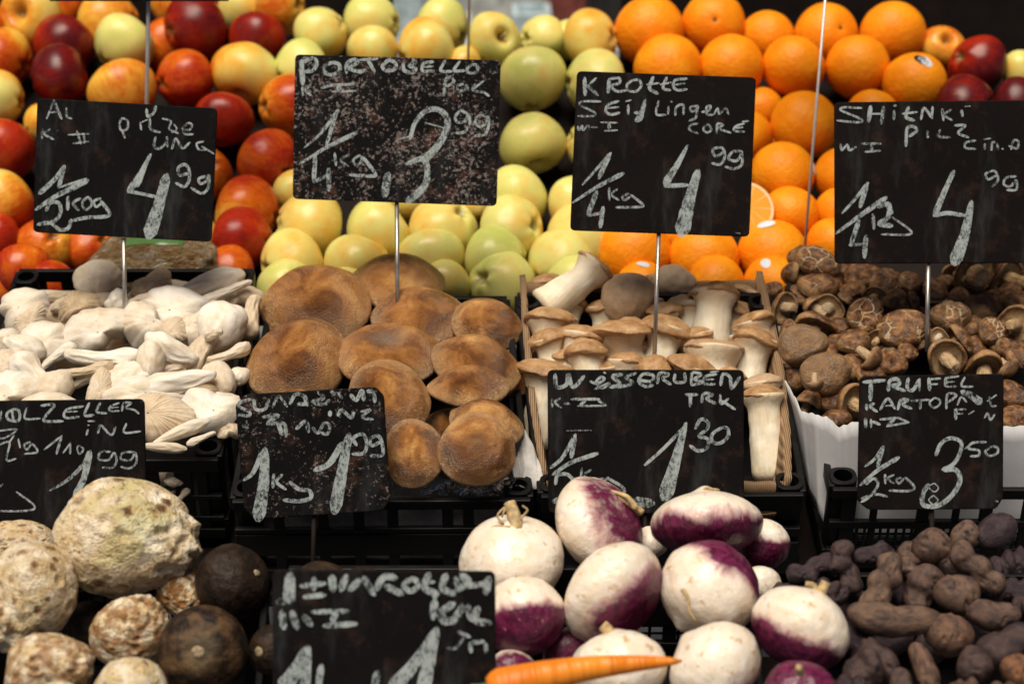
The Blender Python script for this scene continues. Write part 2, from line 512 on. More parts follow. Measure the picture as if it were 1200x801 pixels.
    # chalk with gaps
    for nm, cov in (('chalk', .41), ('chalk_faint', .455)):
        g = G(nm); o = g.obj()
        n = g.noise(g.scale(o, (1, .55, 1)), 330, 4, .75); n2 = g.noise(o, 75, 4, .65)
        a = g.mr(g.math('ADD', g.math('MULTIPLY', n, .65), g.math('MULTIPLY', n2, .42)), cov - .02, cov + .20)
        g.out(g.mix(n2, (.26, .315, .32), (.46, .505, .505)), .9, 0, .1)
        g.s(g.b.inputs['Alpha'], g.math('MULTIPLY', a, .9))
        M[nm] = g.m
    plain('crate_plastic', (.0045, .0042, .0045), .48, spec=.2, var=.3, vs=30, bump=.05)
    plain('steel_rod', (.42, .40, .37), .38, metal=.85, var=.2, vs=60)
    plain('pale_rod', (.55, .52, .50), .4, metal=.4, var=.1)
    g = G('cardboard'); o = g.obj()
    wv = g.n("ShaderNodeTexWave"); wv.inputs['Scale'].default_value = 160; wv.inputs['Distortion'].default_value = .6
    g.s(wv.inputs['Vector'], o)
    c = g.mix(g.noise(o, 60, 4), (.26, .155, .082), (.42, .28, .165))
    c = g.mix(g.mr(wv.outputs[1], .2, .8, 0, .55), c, (.15, .085, .042))
    g.bump(wv.outputs[1], .6, .002)
    M['cardboard'] = g.out(c, .8, 0, .2)
    plain('white_paper', (.52, .52, .54), .75, var=.07, vs=18, bump=.3)
    plain('grey_paper', (.50, .48, .46), .7, var=.35, vs=28, bump=.3)
    plain('radish_stub', (.27, .20, .12), .7, var=.4, vs=12, bump=.5)
    plain('dark_wood', (.010, .006, .005), .75, spec=.15, var=.4, vs=14)
    plain('sticker', (.62, .68, .74), .35, var=.1)
    plain('sticker_dark', (.02, .02, .02), .3)
    g = G('clear_film'); o = g.obj()
    n = g.noise(o, 38, 4, .6, 1.0)
    tr = g.n("ShaderNodeBsdfTransparent"); tr.inputs[0].default_value = (.95, .95, .95, 1)
    gl = g.n("ShaderNodeBsdfGlossy"); gl.inputs[0].default_value = (.8, .8, .82, 1); gl.inputs['Roughness'].default_value = .16
    bp = g.n("ShaderNodeBump"); g.s(bp.inputs['Height'], n); bp.inputs['Distance'].default_value = .01; bp.inputs['Strength'].default_value = .8
    g.nt.links.new(bp.outputs[0], gl.inputs['Normal'])
    mx = g.n("ShaderNodeMixShader"); g.s(mx.inputs[0], g.mr(n, .35, .75, .08, .5))
    g.nt.links.new(tr.outputs[0], mx.inputs[1]); g.nt.links.new(gl.outputs[0], mx.inputs[2])
    g.nt.links.new(mx.outputs[0], g.nt.nodes['Material Output'].inputs[0])
    M['film'] = g.m
    g = G('bagged_produce'); o = g.obj()
    n = g.noise(o, 4.5, 5, .65, .5); v = g.vor(o, 5)
    c = g.ramp(n, [(.28, (.22, .10, .035)), (.40, (.48, .27, .10)), (.52, (.66, .46, .24)), (.64, (.82, .72, .54))])
    c = g.mix(g.mr(v, .3, .6, 0, .35), c, (.16, .07, .03))
    g.bump(n, .5, .01)
    g.bump(g.noise(o, 7, 5, .6, 1.5), .9, .1); M['bag'] = g.out(c, .3, 0, .3)
    plain('green_print', (.07, .15, .045), .3, var=.2)
    plain('asphalt', (.16, .16, .165), .85, var=.2, vs=6, bump=.2)
    plain('pale_blue', (.46, .56, .60), .5)
    plain('pale_grey', (.42, .43, .42), .6)
    plain('red_brown', (.20, .045, .035), .6)
    plain('black_bin', (.015, .013, .013), .5)
build_mats()
# ================================================================== SETTING
def setting():
    bm = bmesh.new()
    bmesh.ops.create_grid(bm, x_segments=8, y_segments=8, size=120)
    o = link('pavement', from_bm('pavement', bm), M['asphalt'])
    o['kind'] = 'structure'
setting()

def quad_slab(name, pts, thick, mat, parent=None):
    """slab under four top corner points"""
    p = [Vector(q) for q in pts]
    n = (p[1] - p[0]).cross(p[3] - p[0]).normalized()
    vs = p + [q - n * thick for q in p]
    fs = [(0, 1, 2, 3), (7, 6, 5, 4), (0, 4, 5, 1), (1, 5, 6, 2), (2, 6, 7, 3), (3, 7, 4, 0)]
    return bevel(link(name, fixn(mk(name, vs, fs, False)), mat, parent), .003)

# the stall's stepped counter, dark boards under every crate
def PL(px, py, off=0.0): return P(px, py, crate_d(py)) + NRM * off
def PF(px, py, off=0.0): return P(px, py, fruit_d(py)) + NRM * off
def PW(px, py, off=0.0): return P(px, py, low_d(py)) + NRM * off
def counter():
    t = root('stall_counter', 'stepped dark wooden stall counter under all the crates and fruit', 'counter')
    quad_slab('middle_shelf', [PL(-330, 590, -.128), PL(1560, 590, -.128), PL(1450, 322, -.128), PL(-220, 322, -.128)], .02, M['dark_wood'], t)
    quad_slab('lower_shelf', [PW(-330, 1000, -.15), PW(1560, 1000, -.15), PW(1450, 640, -.15), PW(-220, 640, -.15)], .02, M['dark_wood'], t)
    quad_slab('fruit_shelf', [PF(-330, 330, -.055), PF(1560, 330, -.055), PF(1430, 28, -.055), PF(-230, 28, -.055)], .02, M['dark_wood'], t)  # dark board added under the fruit so gaps in the pile look dark
    for px, py, f in ((-200, 950, PW), (1400, 950, PW), (-150, 60, PF), (1350, 60, PF)):
        p = f(px, py, -.18)
        bm = bmesh.new()
        obox(bm, Vector((p.x, p.y, p.z / 2)), Vector((.03, 0, 0)), Vector((0, .03, 0)), Vector((0, 0, p.z / 2)))
        link('leg', from_bm('leg', bm), M['dark_wood'], t)
counter()

# dark panels closing the back of the stall, with a gap in the middle
def panel(px0, px1, label):
    d = 3.17
    a = P(px0, 60, d); b = P(px1, 60, d)
    bm = bmesh.new()
    obox(bm, (a + b) / 2 + Vector((0, 0, .50)), Vector(((b.x - a.x) / 2, 0, 0)), Vector((0, .012, 0)), Vector((0, 0, .70)))  # unseen upper part added to block sky light from behind
    o = bevel(link('back_panel', from_bm('back_panel', bm), M['dark_wood']), .004)
    tag(o, label, 'panel', 'dark panels at the back of the stall')
panel(-260, 462, 'dark back panel behind the red apples')
panel(726, 1560, 'dark back panel behind the oranges')

# what shows through the gap, far out of focus
def trestle():
    d = 5.2
    c = P(600, 34, d)
    t = root('trestle_table', 'pale grey table far behind the yellow apples', 'table', None, Matrix.Translation(Vector((c.x, c.y, 0))))
    h = c.z
    bm = bmesh.new(); obox(bm, Vector((0, 0, h - .02)), Vector((.75, 0, 0)), Vector((0, .3, 0)), Vector((0, 0, .02)))
    bevel(link('table_top', from_bm('table_top', bm), M['pale_grey'], t))
    for sx in (-1, 1):
        for sy in (-1, 1):
            bm = bmesh.new(); obox(bm, Vector((.68 * sx, .25 * sy, (h - .04) / 2)), Vector((.025, 0, 0)), Vector((0, .025, 0)), Vector((0, 0, (h - .041) / 2)))
            link('leg', from_bm('leg', bm), M['pale_grey'], t)
    def far_box(name, px, wpx, hgt, dep, mat, label, cat, dy=0):
        x = (px - 600) / FPX * d
        ww = wpx / FPX * d / 2
        b = root(name, label, cat, None, Matrix.Translation(Vector((c.x + x, c.y + dy, h + .001))))
        for nm, cc, ax, ay, az in (('side_wall', (-ww + .008, 0, hgt / 2), .008, dep, hgt / 2), ('side_wall', (ww - .008, 0, hgt / 2), .008, dep, hgt / 2),
                                   ('front_wall', (0, -dep + .008, hgt / 2), ww - .0165, .008, hgt / 2), ('front_wall', (0, dep - .008, hgt / 2), ww - .0165, .008, hgt / 2),
                                   ('bottom', (0, 0, .008), ww - .0165, dep - .0165, .008)):
            bm = bmesh.new(); obox(bm, Vector(cc), Vector((ax, 0, 0)), Vector((0, ay, 0)), Vector((0, 0, az)))
            bevel(link(nm, from_bm(nm, bm), M[mat], b), .003)
    far_box('box', 482, 34, .12, .12, 'pale_blue', 'pale blue box far behind, left of the thin pale rod', 'box', -.1)
    far_box('box', 622, 44, .075, .10, 'pale_blue', 'pale blue box far behind, right of the thin pale rod', 'box', -.15)
    far_box('crate', 662, 46, .17, .14, 'red_brown', 'dark red crate far behind the yellow apples', 'crate', .1)
    far_box('bin', 712, 50, .16, .13, 'black_bin', 'black bin far behind, beside the dark red crate', 'bin', -.05)
    far_box('crate', 575, 46, .15, .14, 'pale_grey', 'pale grey crate far behind the thin pale rod', 'crate', .12)
trestle()

# ================================================================== CRATES
def lattice(a, b, h, up, inw, th, rails, posts, grid=None):
    """open wall from a to b (top edge), reaching h down: rails [(top, height)], posts [(start, width) along 0..1]"""
    bm = bmesh.new()
    ln = (b - a).length
    u = (b - a).normalized()
    for z0, hh in rails:
        obox(bm, a + u * ln / 2 - up * (z0 + hh / 2), u * ln / 2, inw * th / 2, up * hh / 2)
    for s, wd in posts:
        obox(bm, a + u * (s * ln) - up * h / 2, u * wd / 2, inw * (th / 2 - .0012), up * (h / 2 - .0006))
    if grid:
        g0, g1, x0, x1, nx, ny = grid
        for k in range(nx + 1):
            obox(bm, a + u * ((x0 + (x1 - x0) * k / nx) * ln) - up * (g0 + g1) / 2, u * .0016, inw * (th / 2 - .0018), up * (g1 - g0) / 2)
        for k in range(1, ny):
            obox(bm, a + u * ((x0 + x1) / 2 * ln) - up * (g0 + (g1 - g0) * k / ny), u * ((x1 - x0) / 2 * ln), inw * (th / 2 - .0024), up * .0014)
    return bm

def crate(label, LF, RF, RB, LB, h, front, back, sides=None, rails=None, name='plastic_crate'):
    t = root(name, label, 'crate', 'black plastic crates on the stall', Matrix.Translation((LF + RF) / 2 - NRM * h))
    inv = t.matrix_world.inverted()
    LF, RF, RB, LB = [inv @ q for q in (LF, RF, RB, LB)]
    up = NRM
    th = .007
    rr = rails or [(0.0, .016), (h - .022, .02)]
    sd_ = sides or [(k / 5, .012) for k in range(1, 5)]
    def wall(nm, a, b, inw, posts, rl=None, grid=None):
        u = (b - a).normalized()
        e = .0045 if nm == 'side_wall' else 0.0
        o = link(nm, from_bm(nm, lattice(a + u * e, b - u * e, h, up, inw, th, rl or rr, posts, grid)), M['crate_plastic'], t)
        bevel(o, .0012)
    U = (RF - LF).normalized(); 
    wall('front_wall', LF, RF, REC, front.get('posts'), front.get('rails'), front.get('grid'))
    wall('back_wall', LB, RB, REC, back.get('posts'), back.get('rails'), back.get('grid'))
    wall('side_wall', LF, LB, U, sd_)
    wall('side_wall', RF, RB, U, sd_)
    for q, su, sr_ in ((LF, 1, 1), (RF, -1, 1), (RB, -1, -1), (LB, 1, -1)):
        q = q + U * .0135 * su + REC * .0195 * sr_
        # hollow stacking post at the corner
        sg = 20; vs = []; fs = []
        ro, ri = .0150, .0105
        e1 = U; e2 = REC
        for rad, z in ((ro, -h), (ro, 0.002), (ro - .001, .003), (ri, .003), (ri, -.03), (0.0005, -.031)):
            for k in range(sg):
                a = 2 * math.pi * k / sg
                # rounded square section
                ca, sa = math.cos(a), math.sin(a)
                f = 1.0 / max(.001, (abs(ca) ** 3.2 + abs(sa) ** 3.2) ** (1 / 3.2)) if rad == ro or rad == ro - .001 else 1.0
                vs.append(q + e1 * ca * rad * f + e2 * sa * rad * f + up * z)
        for i in range(5):
            for k in range(sg):
                fs.append((i * sg + k, i * sg + (k + 1) % sg, (i + 1) * sg + (k + 1) % sg, (i + 1) * sg + k))
        link('corner_post', fixn(mk('corner_post', vs, fs, False)), M['crate_plastic'], t)
    vs = [q - up * (h - .004) for q in (LF, RF, RB, LB)] + [q - up * (h - .001) for q in (LF, RF, RB, LB)]
    o = link('base', fixn(mk('base', vs, [(3, 2, 1, 0), (4, 5, 6, 7), (0, 1, 5, 4), (1, 2, 6, 5), (2, 3, 7, 6), (3, 0, 4, 7)], False)), M['crate_plastic'], t)
    return t

H = .112
posts5 = [(k / 6, .013) for k in range(1, 6)]
crate('black plastic crate holding the white oyster mushrooms, far left',
      PL(-58, 537), PL(256, 537), PL(296, 316), PL(22, 316), H,
      dict(posts=[(.72, .03), (.86, .02), (.93, .012), (.2, .02), (.45, .02)], rails=[(0, .017), (.050, .006), (.080, .006), (H - .014, .013)]),
      dict(posts=[(.06, .03), (.2, .016), (.55, .013), (.735, .02), (.96, .028)], rails=[(0, .017), (.085, .026)]))
crate('black plastic crate holding the big brown portobello caps',
      PL(272, 586), PL(622, 584), PL(594, 348), PL(318, 348), H,
      dict(posts=[(.15, .012), (.3, .012), (.42, .012), (.535, .012), (.72, .012), (.79, .012), (.92, .012)], rails=[(0, .012), (.038, .006), (.046, .03), (H - .016, .015)]),
      dict(posts=posts5, rails=[(0, .02), (.03, .08)]))
crate('black plastic crate under the cardboard box of king oyster mushrooms',
      PL(634, 580), PL(942, 578), PL(902, 344), PL(606, 344), H,
      dict(posts=[(.2, .016), (.5, .016), (.75, .016)], rails=[(0, .022), (.046, .012), (.066, .045)]),
      dict(posts=posts5, rails=[(0, .02), (.03, .08)]))
crate('black plastic crate holding the brown shiitake mushrooms, far right',
      PL(976, 572), PL(1330, 572), PL(1250, 332), PL(922, 332), H,
      dict(posts=[(.06, .016), (.145, .008), (.31, .014), (.42, .008), (.52, .014), (.66, .014), (.83, .014)], rails=[(0, .013), (.044, .010), (.083, .028)],
           grid=(.053, .084, .07, .97, 34, 3)),
      dict(posts=posts5, rails=[(0, .02), (.03, .08)]))
# lower row, mostly out of the frame
HL = .13
crate('black plastic crate at the bottom left holding celeriac and black radishes',
      PW(-110, 960), PW(292, 960), PW(312, 668), PW(-20, 668), HL,
      dict(posts=posts5), dict(posts=posts5, rails=[(0, .016), (.024, .006), (HL - .03, .03)], grid=(.016, .10, .02, .98, 22, 5)))
crate('black plastic crate at the bottom centre holding the white and purple turnips',
      PW(330, 960), PW(905, 960), PW(880, 664), PW(338, 664), HL,
      dict(posts=posts5), dict(posts=posts5, rails=[(0, .018), (.018, .06), (HL - .03, .03)], grid=(.078, .10, .02, .98, 30, 2)))
crate('black plastic crate at the bottom right holding dark knobbly potatoes',
      PW(935, 960), PW(1400, 960), PW(1330, 672), PW(930, 672), HL,
      dict(posts=posts5), dict(posts=posts5, rails=[(0, .015), (.02, .08), (HL - .03, .03)]))

# ------------------------------------------------------------------ sheets and boxes in the crates
def ribbon(name, pairs, mat, thick=.0015, n=8, wob=0.0, seed=0, rows=8):
    """a sheet spanned by pairs of (top, bottom) points, smoothed along its length"""
    tops = smooth_pts([p[0] for p in pairs], n); bots = smooth_pts([p[1] for p in pairs], n)
    vs, fs = [], []
    for i, (a, b) in enumerate(zip(tops, bots)):
        for k in range(rows + 1):
            q = a.lerp(b, k / rows)
            if wob: q = q + NRM.cross(RGT) * wob * noise.noise(q * 26 + Vector((seed, 0, 0))) + NRM * wob * .6 * noise.noise(q * 40 + Vector((0, seed, 3)))
            vs.append(q)
    R = rows + 1
    for i in range(len(tops) - 1):
        for k in range(rows):
            fs.append((i * R + k, i * R + k + 1, (i + 1) * R + k + 1, (i + 1) * R + k))
    o = link(name, mk(name, vs, fs), M[mat])
    if thick:
        s = o.modifiers.new('solid', 'SOLIDIFY'); s.thickness = thick; s.offset = 0
    return o
rnd = random.Random(5)
def torn(pts, amp=2.2, n=6):
    out = []
    for i in range(len(pts) - 1):
        for k in range(n):
            t = k / n
            out.append((pts[i][0] + (pts[i + 1][0] - pts[i][0]) * t, pts[i][1] + (pts[i + 1][1] - pts[i][1]) * t + rnd.uniform(-amp, amp), pts[i][2] + (pts[i + 1][2] - pts[i][2]) * t))
    out.append(pts[-1]); return out
def jag_sheet(name, top, bot, mat, thick, label, cat, wob=.002, amp=2.0, n=6):
    tp = torn(top, amp, n); bp = []
    for i in range(len(bot) - 1):
        for k in range(n):
            t = k / n; bp.append(tuple(bot[i][j] + (bot[i + 1][j] - bot[i][j]) * t for j in range(3)))
    bp.append(bot[-1])
    o = ribbon(name, [(P(*a), P(*b)) for a, b in zip(tp, bp)], mat, thick, 2, wob)
    return tag(o, label, cat)
jag_sheet('paper_liner',
    [(912, 430, 2.36), (926, 455, 2.27), (938, 480, 2.205), (955, 486, 2.180), (968, 489, 2.172), (984, 500, 2.168), (1002, 494, 2.165), (1060, 500, 2.163), (1120, 496, 2.163), (1180, 500, 2.163), (1210, 496, 2.163), (1300, 500, 2.163)],
    [(930, 520, 2.38), (938, 545, 2.30), (950, 580, 2.222), (960, 600, 2.208), (972, 625, 2.212), (988, 640, 2.216), (1005, 640, 2.215), (1060, 640, 2.215), (1120, 640, 2.215), (1180, 640, 2.215), (1215, 640, 2.215), (1300, 640, 2.215)],
    'white_paper', .0016, 'torn white paper liner standing in the front of the shiitake crate', 'paper', .0005, 1.6, 4)
# white paper between portobello crate and cardboard box, and inside the portobello front wall
jag_sheet('paper_liner', [(598, 545, 2.19), (604, 512, 2.20), (612, 498, 2.20), (621, 512, 2.19), (636, 556, 2.17)],
    [(603, 566, 2.165), (610, 571, 2.160), (618, 574, 2.158), (627, 575, 2.156), (639, 575, 2.156)], 'grey_paper', .0012,
    'crumpled grey paper sheet between the portobello crate and the cardboard box', 'paper', .007, 2.5, 4)
jag_sheet('paper_liner', [(300, 588, 2.165), (380, 585, 2.164), (460, 586, 2.163), (540, 585, 2.163), (606, 586, 2.163)],
    [(300, 640, 2.215), (380, 640, 2.215), (460, 640, 2.215), (540, 640, 2.215), (606, 640, 2.215)], 'grey_paper', .0012,
    'crumpled pale paper behind the slots of the portobello crate front', 'paper', .003)
jag_sheet('paper_liner', [(665, 600, 2.17), (740, 599, 2.17), (820, 600, 2.17), (925, 600, 2.17)],
    [(665, 640, 2.216), (740, 640, 2.216), (820, 640, 2.216), (925, 640, 2.216)], 'cardboard', .0012,
    'brown card strip behind the slots under the king oyster mushrooms', 'card', .002)
jag_sheet('plastic_film', [(440, 548, 2.152), (480, 552, 2.148), (520, 560, 2.145), (560, 561, 2.146), (600, 548, 2.15), (612, 520, 2.17)],
    [(436, 578, 2.158), (480, 582, 2.152), (520, 584, 2.15), (560, 584, 2.15), (604, 580, 2.155), (616, 560, 2.17)], 'film', 0,
    'clear crumpled plastic film in front of the lowest portobello caps', 'film', .005)

def cardboard():
    t = root('cardboard_box', 'brown corrugated cardboard box holding the king oyster mushrooms', 'box', None, Matrix.Translation(PL(770, 560, -.1)))
    inv = t.matrix_world.inverted()
    def wall(nm, top, bot):
        tp = torn(top, 1.2, 8); bp = []
        for i in range(len(bot) - 1):
            for k in range(8):
                q = k / 8; bp.append(tuple(bot[i][j] + (bot[i + 1][j] - bot[i][j]) * q for j in range(3)))
        bp.append(bot[-1])
        o = ribbon(nm, [(inv @ P(*a), inv @ P(*b)) for a, b in zip(tp, bp)], 'cardboard', .0075, 2, 0)
        o.parent = t
    D = crate_d
    wall('left_wall', [(612, 322, D(328)), (616, 390, D(396)), (624, 470, D(476)), (637, 552, D(558))],
         [(630, 420, D(332) + .05), (634, 480, D(400) + .05), (640, 560, D(480) + .05), (652, 640, D(560) + .05)])
    wall('right_wall', [(890, 318, D(326)), (905, 378, D(386)), (916, 438, D(446)), (923, 508, D(516)), (924, 560, D(564))],
         [(876, 420, D(330) + .05), (888, 470, D(390) + .05), (896, 520, D(450) + .05), (900, 600, D(520) + .05), (904, 640, D(566) + .05)])
    wall('back_wall', [(614, 332, D(332)), (700, 334, D(332)), (800, 332, D(332)), (888, 330, D(330))],
         [(630, 420, D(332) + .05), (700, 420, D(332) + .05), (800, 420, D(332) + .05), (876, 420, D(330) + .05)])
    wall('front_wall', [(640, 562, D(560)), (780, 566, D(566)), (920, 566, D(566))],
         [(652, 640, D(560) + .05), (780, 640, D(566) + .05), (904, 640, D(566) + .05)])
cardboard()

# bag of produce behind the oyster mushroom crate
def bag():
    m = tf(P(185, 309, 2.585), orient((0, .8, .6)), (.085, .05, .036))
    t = root('produce_bag', 'clear bag of brown produce with green print behind the oyster mushrooms', 'bag', None, m)
    def f(v):
        q = Vector((math.copysign(abs(v.x) ** .8, v.x), math.copysign(abs(v.y) ** .8, v.y), v.z))
        return q * (1 + .12 * nz(q, 2.2, 4) + .05 * nz(q, 6, 2))
    vs, fs = ico(5, f)
    link('bag_body', mk('bag_body', vs, fs), M['bag'], t)
    vs, fs = [], []
    for i in range(21):
        for k in range(5):
            x = -.35 + .7 * i / 20; y = -.12 + .22 * k / 4
            q = f(Vector((x, y, math.sqrt(max(.05, 1 - x * x - y * y)))).normalized()) * 1.02
            vs.append(q)
    for i in range(20):
        for k in range(4): fs.append((i * 5 + k, (i + 1) * 5 + k, (i + 1) * 5 + k + 1, i * 5 + k + 1))
    link('green_label', mk('green_label', vs, fs), M['green_print'], t)
bag()
# ================================================================== PRICE SIGNS
def sign(label, d, zoom, poly, strokes, boardmat, stick=None, clip=True, name='price_sign', tilt=0.0, rod='steel_rod', sw=.0026):
    """poly: board outline in photo pixels; strokes in the zoomed tracing (ox, oy, scale): [(width | (w0, w1), points, [chalk])]"""
    ox, oy, sc = zoom
    cx = sum(p[0] for p in poly) / len(poly); cy = sum(p[1] for p in poly) / len(poly)
    c = P(cx, cy, d)
    R = orient((0, math.sin(tilt), math.cos(tilt)))
    m = Matrix.Translation(c) @ R
    t = root(name, label, 'price sign', 'chalk price signs', m)
    k = d / FPX
    loc = lambda x, y: Vector(((x - cx) * k, -(y - cy) * k, 0))
    # board with rounded corners and a bevel
    pts = []
    n = len(poly)
    for i in range(n):
        a = loc(*poly[i - 1]); b = loc(*poly[i]); e = loc(*poly[(i + 1) % n])
        rr = min(.0065, (a - b).length * .3, (e - b).length * .3)
        p0 = b + (a - b).normalized() * rr; p1 = b + (e - b).normalized() * rr
        for q in range(6):
            s = q / 5
            pts.append(p0 * (1 - s) ** 2 + b * 2 * s * (1 - s) + p1 * s * s)
    th = .0022
    vs = [Vector((p.x, p.y, th)) for p in pts] + [Vector((p.x, p.y, -th)) for p in pts]
    N = len(pts)
    fs = [tuple(range(N)), tuple(range(2 * N - 1, N - 1, -1))] + [(i, i + N, (i + 1) % N + N, (i + 1) % N) for i in range(N)]
    bevel(link('board', fixn(mk('board', vs, fs, False)), M[boardmat], t), .0012)
    # chalk strokes: thin raised ribbons with round ends
    # strokes that lie close together form one word
    boxes = []
    for st in strokes:
        hw = (max(st[0]) if hasattr(st[0], '__len__') else st[0]) / 2 + .0016 / k * sc
        xs = [p[0] for p in st[1]]; ys = [p[1] for p in st[1]]
        boxes.append([min(xs) - hw, min(ys) - hw * .55, max(xs) + hw, max(ys) + hw * .55])
    lab = list(range(len(strokes)))
    for _ in range(12):
        for i in range(len(boxes)):
            for j in range(i):
                A, B = boxes[i], boxes[j]
                if A[0] < B[2] and B[0] < A[2] and A[1] < B[3] and B[1] < A[3]:
                    lab[i] = lab[j] = min(lab[i], lab[j])
    groups = {}
    wm = 1.15 if d < 1.9 else 1.0
    zi = 0
    for si, st in enumerate(strokes):
        wd, sp = st[0], st[1]
        mt = st[2] if len(st) > 2 else 'chalk'
        w0, w1 = (wd[0] * .92 * wm, wd[1] * .92 * wm) if hasattr(wd, '__len__') else (wd * .80 * wm, wd * .80 * wm)
        V, F = groups.setdefault((lab[si], mt), ([], []))
        q = smooth_pts([loc(ox + x / sc, oy + y / sc) for x, y in sp], 6)
        if len(q) == 2: q = [q[0].lerp(q[1], i / 6) for i in range(7)]
        L = len(q)
        zi += 1
        z = th + .00025 + .00004 * (zi % 23)
        base = len(V)
        for i, p in enumerate(q):
            tn = (q[min(i + 1, L - 1)] - q[max(i - 1, 0)]).normalized()
            nn = Vector((-tn.y, tn.x, 0))
            s = i / (L - 1)
            hw = (w0 + (w1 - w0) * s) / sc * k / 2 * (1 + .13 * noise.noise(p * 180 + Vector((zi, 0, 0))))
            ends = (.62 if i in (0, L - 1) else 1)
            V.append(p + nn * hw * ends + Vector((0, 0, z))); V.append(p - nn * hw * ends + Vector((0, 0, z)))
        for i in range(L - 1):
            F.append((base + 2 * i, base + 2 * i + 1, base + 2 * i + 3, base + 2 * i + 2))
        # blunt end caps
        for i, j in ((0, 1), (L - 1, L - 2)):
            tn = (q[i] - q[j]).normalized(); nn = Vector((-tn.y, tn.x, 0))
            hw = (w0 if i == 0 else w1) / sc * k / 2
            b2 = len(V)
            V.append(q[i] + tn * hw * .45 + nn * hw * .25 + Vector((0, 0, z))); V.append(q[i] + tn * hw * .45 - nn * hw * .25 + Vector((0, 0, z)))
            F.append((base + 2 * i, base + 2 * i + 1, b2 + 1, b2) if i else (base + 1, base, b2, b2 + 1))
    for (_, mt), (V, F) in groups.items():
        link('chalk_writing', mk('chalk_writing', V, F, False), M[mt], t)
    if stick:
        (x0, y0), (x1, y1, d1) = stick
        inv = m.inverted()
        a = inv @ P(x0, y0, d + .004); b = inv @ P(x1, y1, d1)
        a.z = min(a.z, -.004)
        vs, fs = tube([a, a.lerp(b, .5), b], [sw] * 3, 12)
        link('stick', mk('stick', vs, fs), M[rod], t)
    return t

D = crate_d
sign('black sign reading pilze, half a kilo 4.99, above the oyster mushrooms', 2.372, (30, 110, 4.45),
     [(44, 115), (255, 127), (248, 283.5), (39, 272)], [
     (12, [(112, 132), (150, 35)]), (18, [(150, 35), (190, 132)]), (10, [(120, 100), (168, 95)]), (12, [(215, 75), (218, 120), (245, 132)]),
     (14, [(490, 160), (505, 130), (535, 145), (530, 185), (500, 190), (490, 160)]), (14, [(505, 190), (520, 232)]),
     (12, [(600, 150), (605, 190)]), (8, [(605, 150), (640, 135)]), (18, [(632, 80), (640, 120), (670, 100), (682, 65)]),
     (16, [(650, 130), (655, 185), (705, 202)]), (12, [(715, 130), (760, 145), (752, 185), (800, 208)]), (10, [(775, 160), (790, 185), (765, 205)]),
     (14, [(815, 185), (850, 155), (870, 165), (855, 190), (825, 190), (835, 212), (875, 212)]),
     (16, [(680, 225), (672, 275), (700, 287), (735, 255), (740, 225)]), (14, [(738, 225), (742, 278)]),
     (16, [(765, 290), (785, 235), (820, 285), (858, 255)]), (13, [(930, 250), (895, 260), (905, 290), (940, 295)]), (12, [(920, 275), (985, 315)]),
     (14, [(92, 185), (88, 235)]), (14, [(130, 185), (100, 210), (150, 240)]), (12, [(165, 195), (178, 196)], 'chalk_faint'),
     (12, [(225, 215), (335, 210)], 'chalk_faint'), (14, [(270, 195), (290, 262)], 'chalk_faint'), (12, [(250, 260), (330, 250)], 'chalk_faint'), (12, [(305, 205), (310, 258)], 'chalk_faint'),
     ((30, 20), [(75, 520), (150, 450), (205, 375)]), (28, [(205, 375), (175, 490)]), ((20, 36), [(55, 605), (150, 540), (250, 490), (325, 450)]), (14, [(175, 490), (320, 442)]),
     (24, [(110, 610), (130, 570), (175, 570), (185, 620), (150, 665), (65, 682)]), (24, [(65, 682), (130, 672), (180, 708), (225, 700), (240, 655)]),
     (22, [(225, 535), (222, 605)]), (18, [(290, 545), (250, 570), (280, 608)]), (16, [(300, 560), (330, 540), (348, 575), (320, 605), (300, 585), (300, 560)]), (16, [(395, 545), (360, 560), (370, 590), (400, 570)]),
     (24, [(395, 560), (440, 620), (420, 640), (330, 645), (250, 660)]),
     ((20, 40), [(655, 315), (600, 420), (540, 510)]), ((16, 36), [(645, 330), (585, 480)]), (22, [(545, 512), (600, 520), (690, 540)]), ((50, 84), [(738, 425), (692, 600), (645, 742)]),
     (20, [(850, 415), (805, 425), (800, 385), (835, 370), (855, 400), (855, 450), (830, 485), (785, 465)]), (18, [(940, 430), (905, 445), (915, 470), (945, 455), (958, 425), (955, 490), (920, 520), (865, 490)])],
     'board_black', ((145, 279), (147, 402, D(402) + .01)))
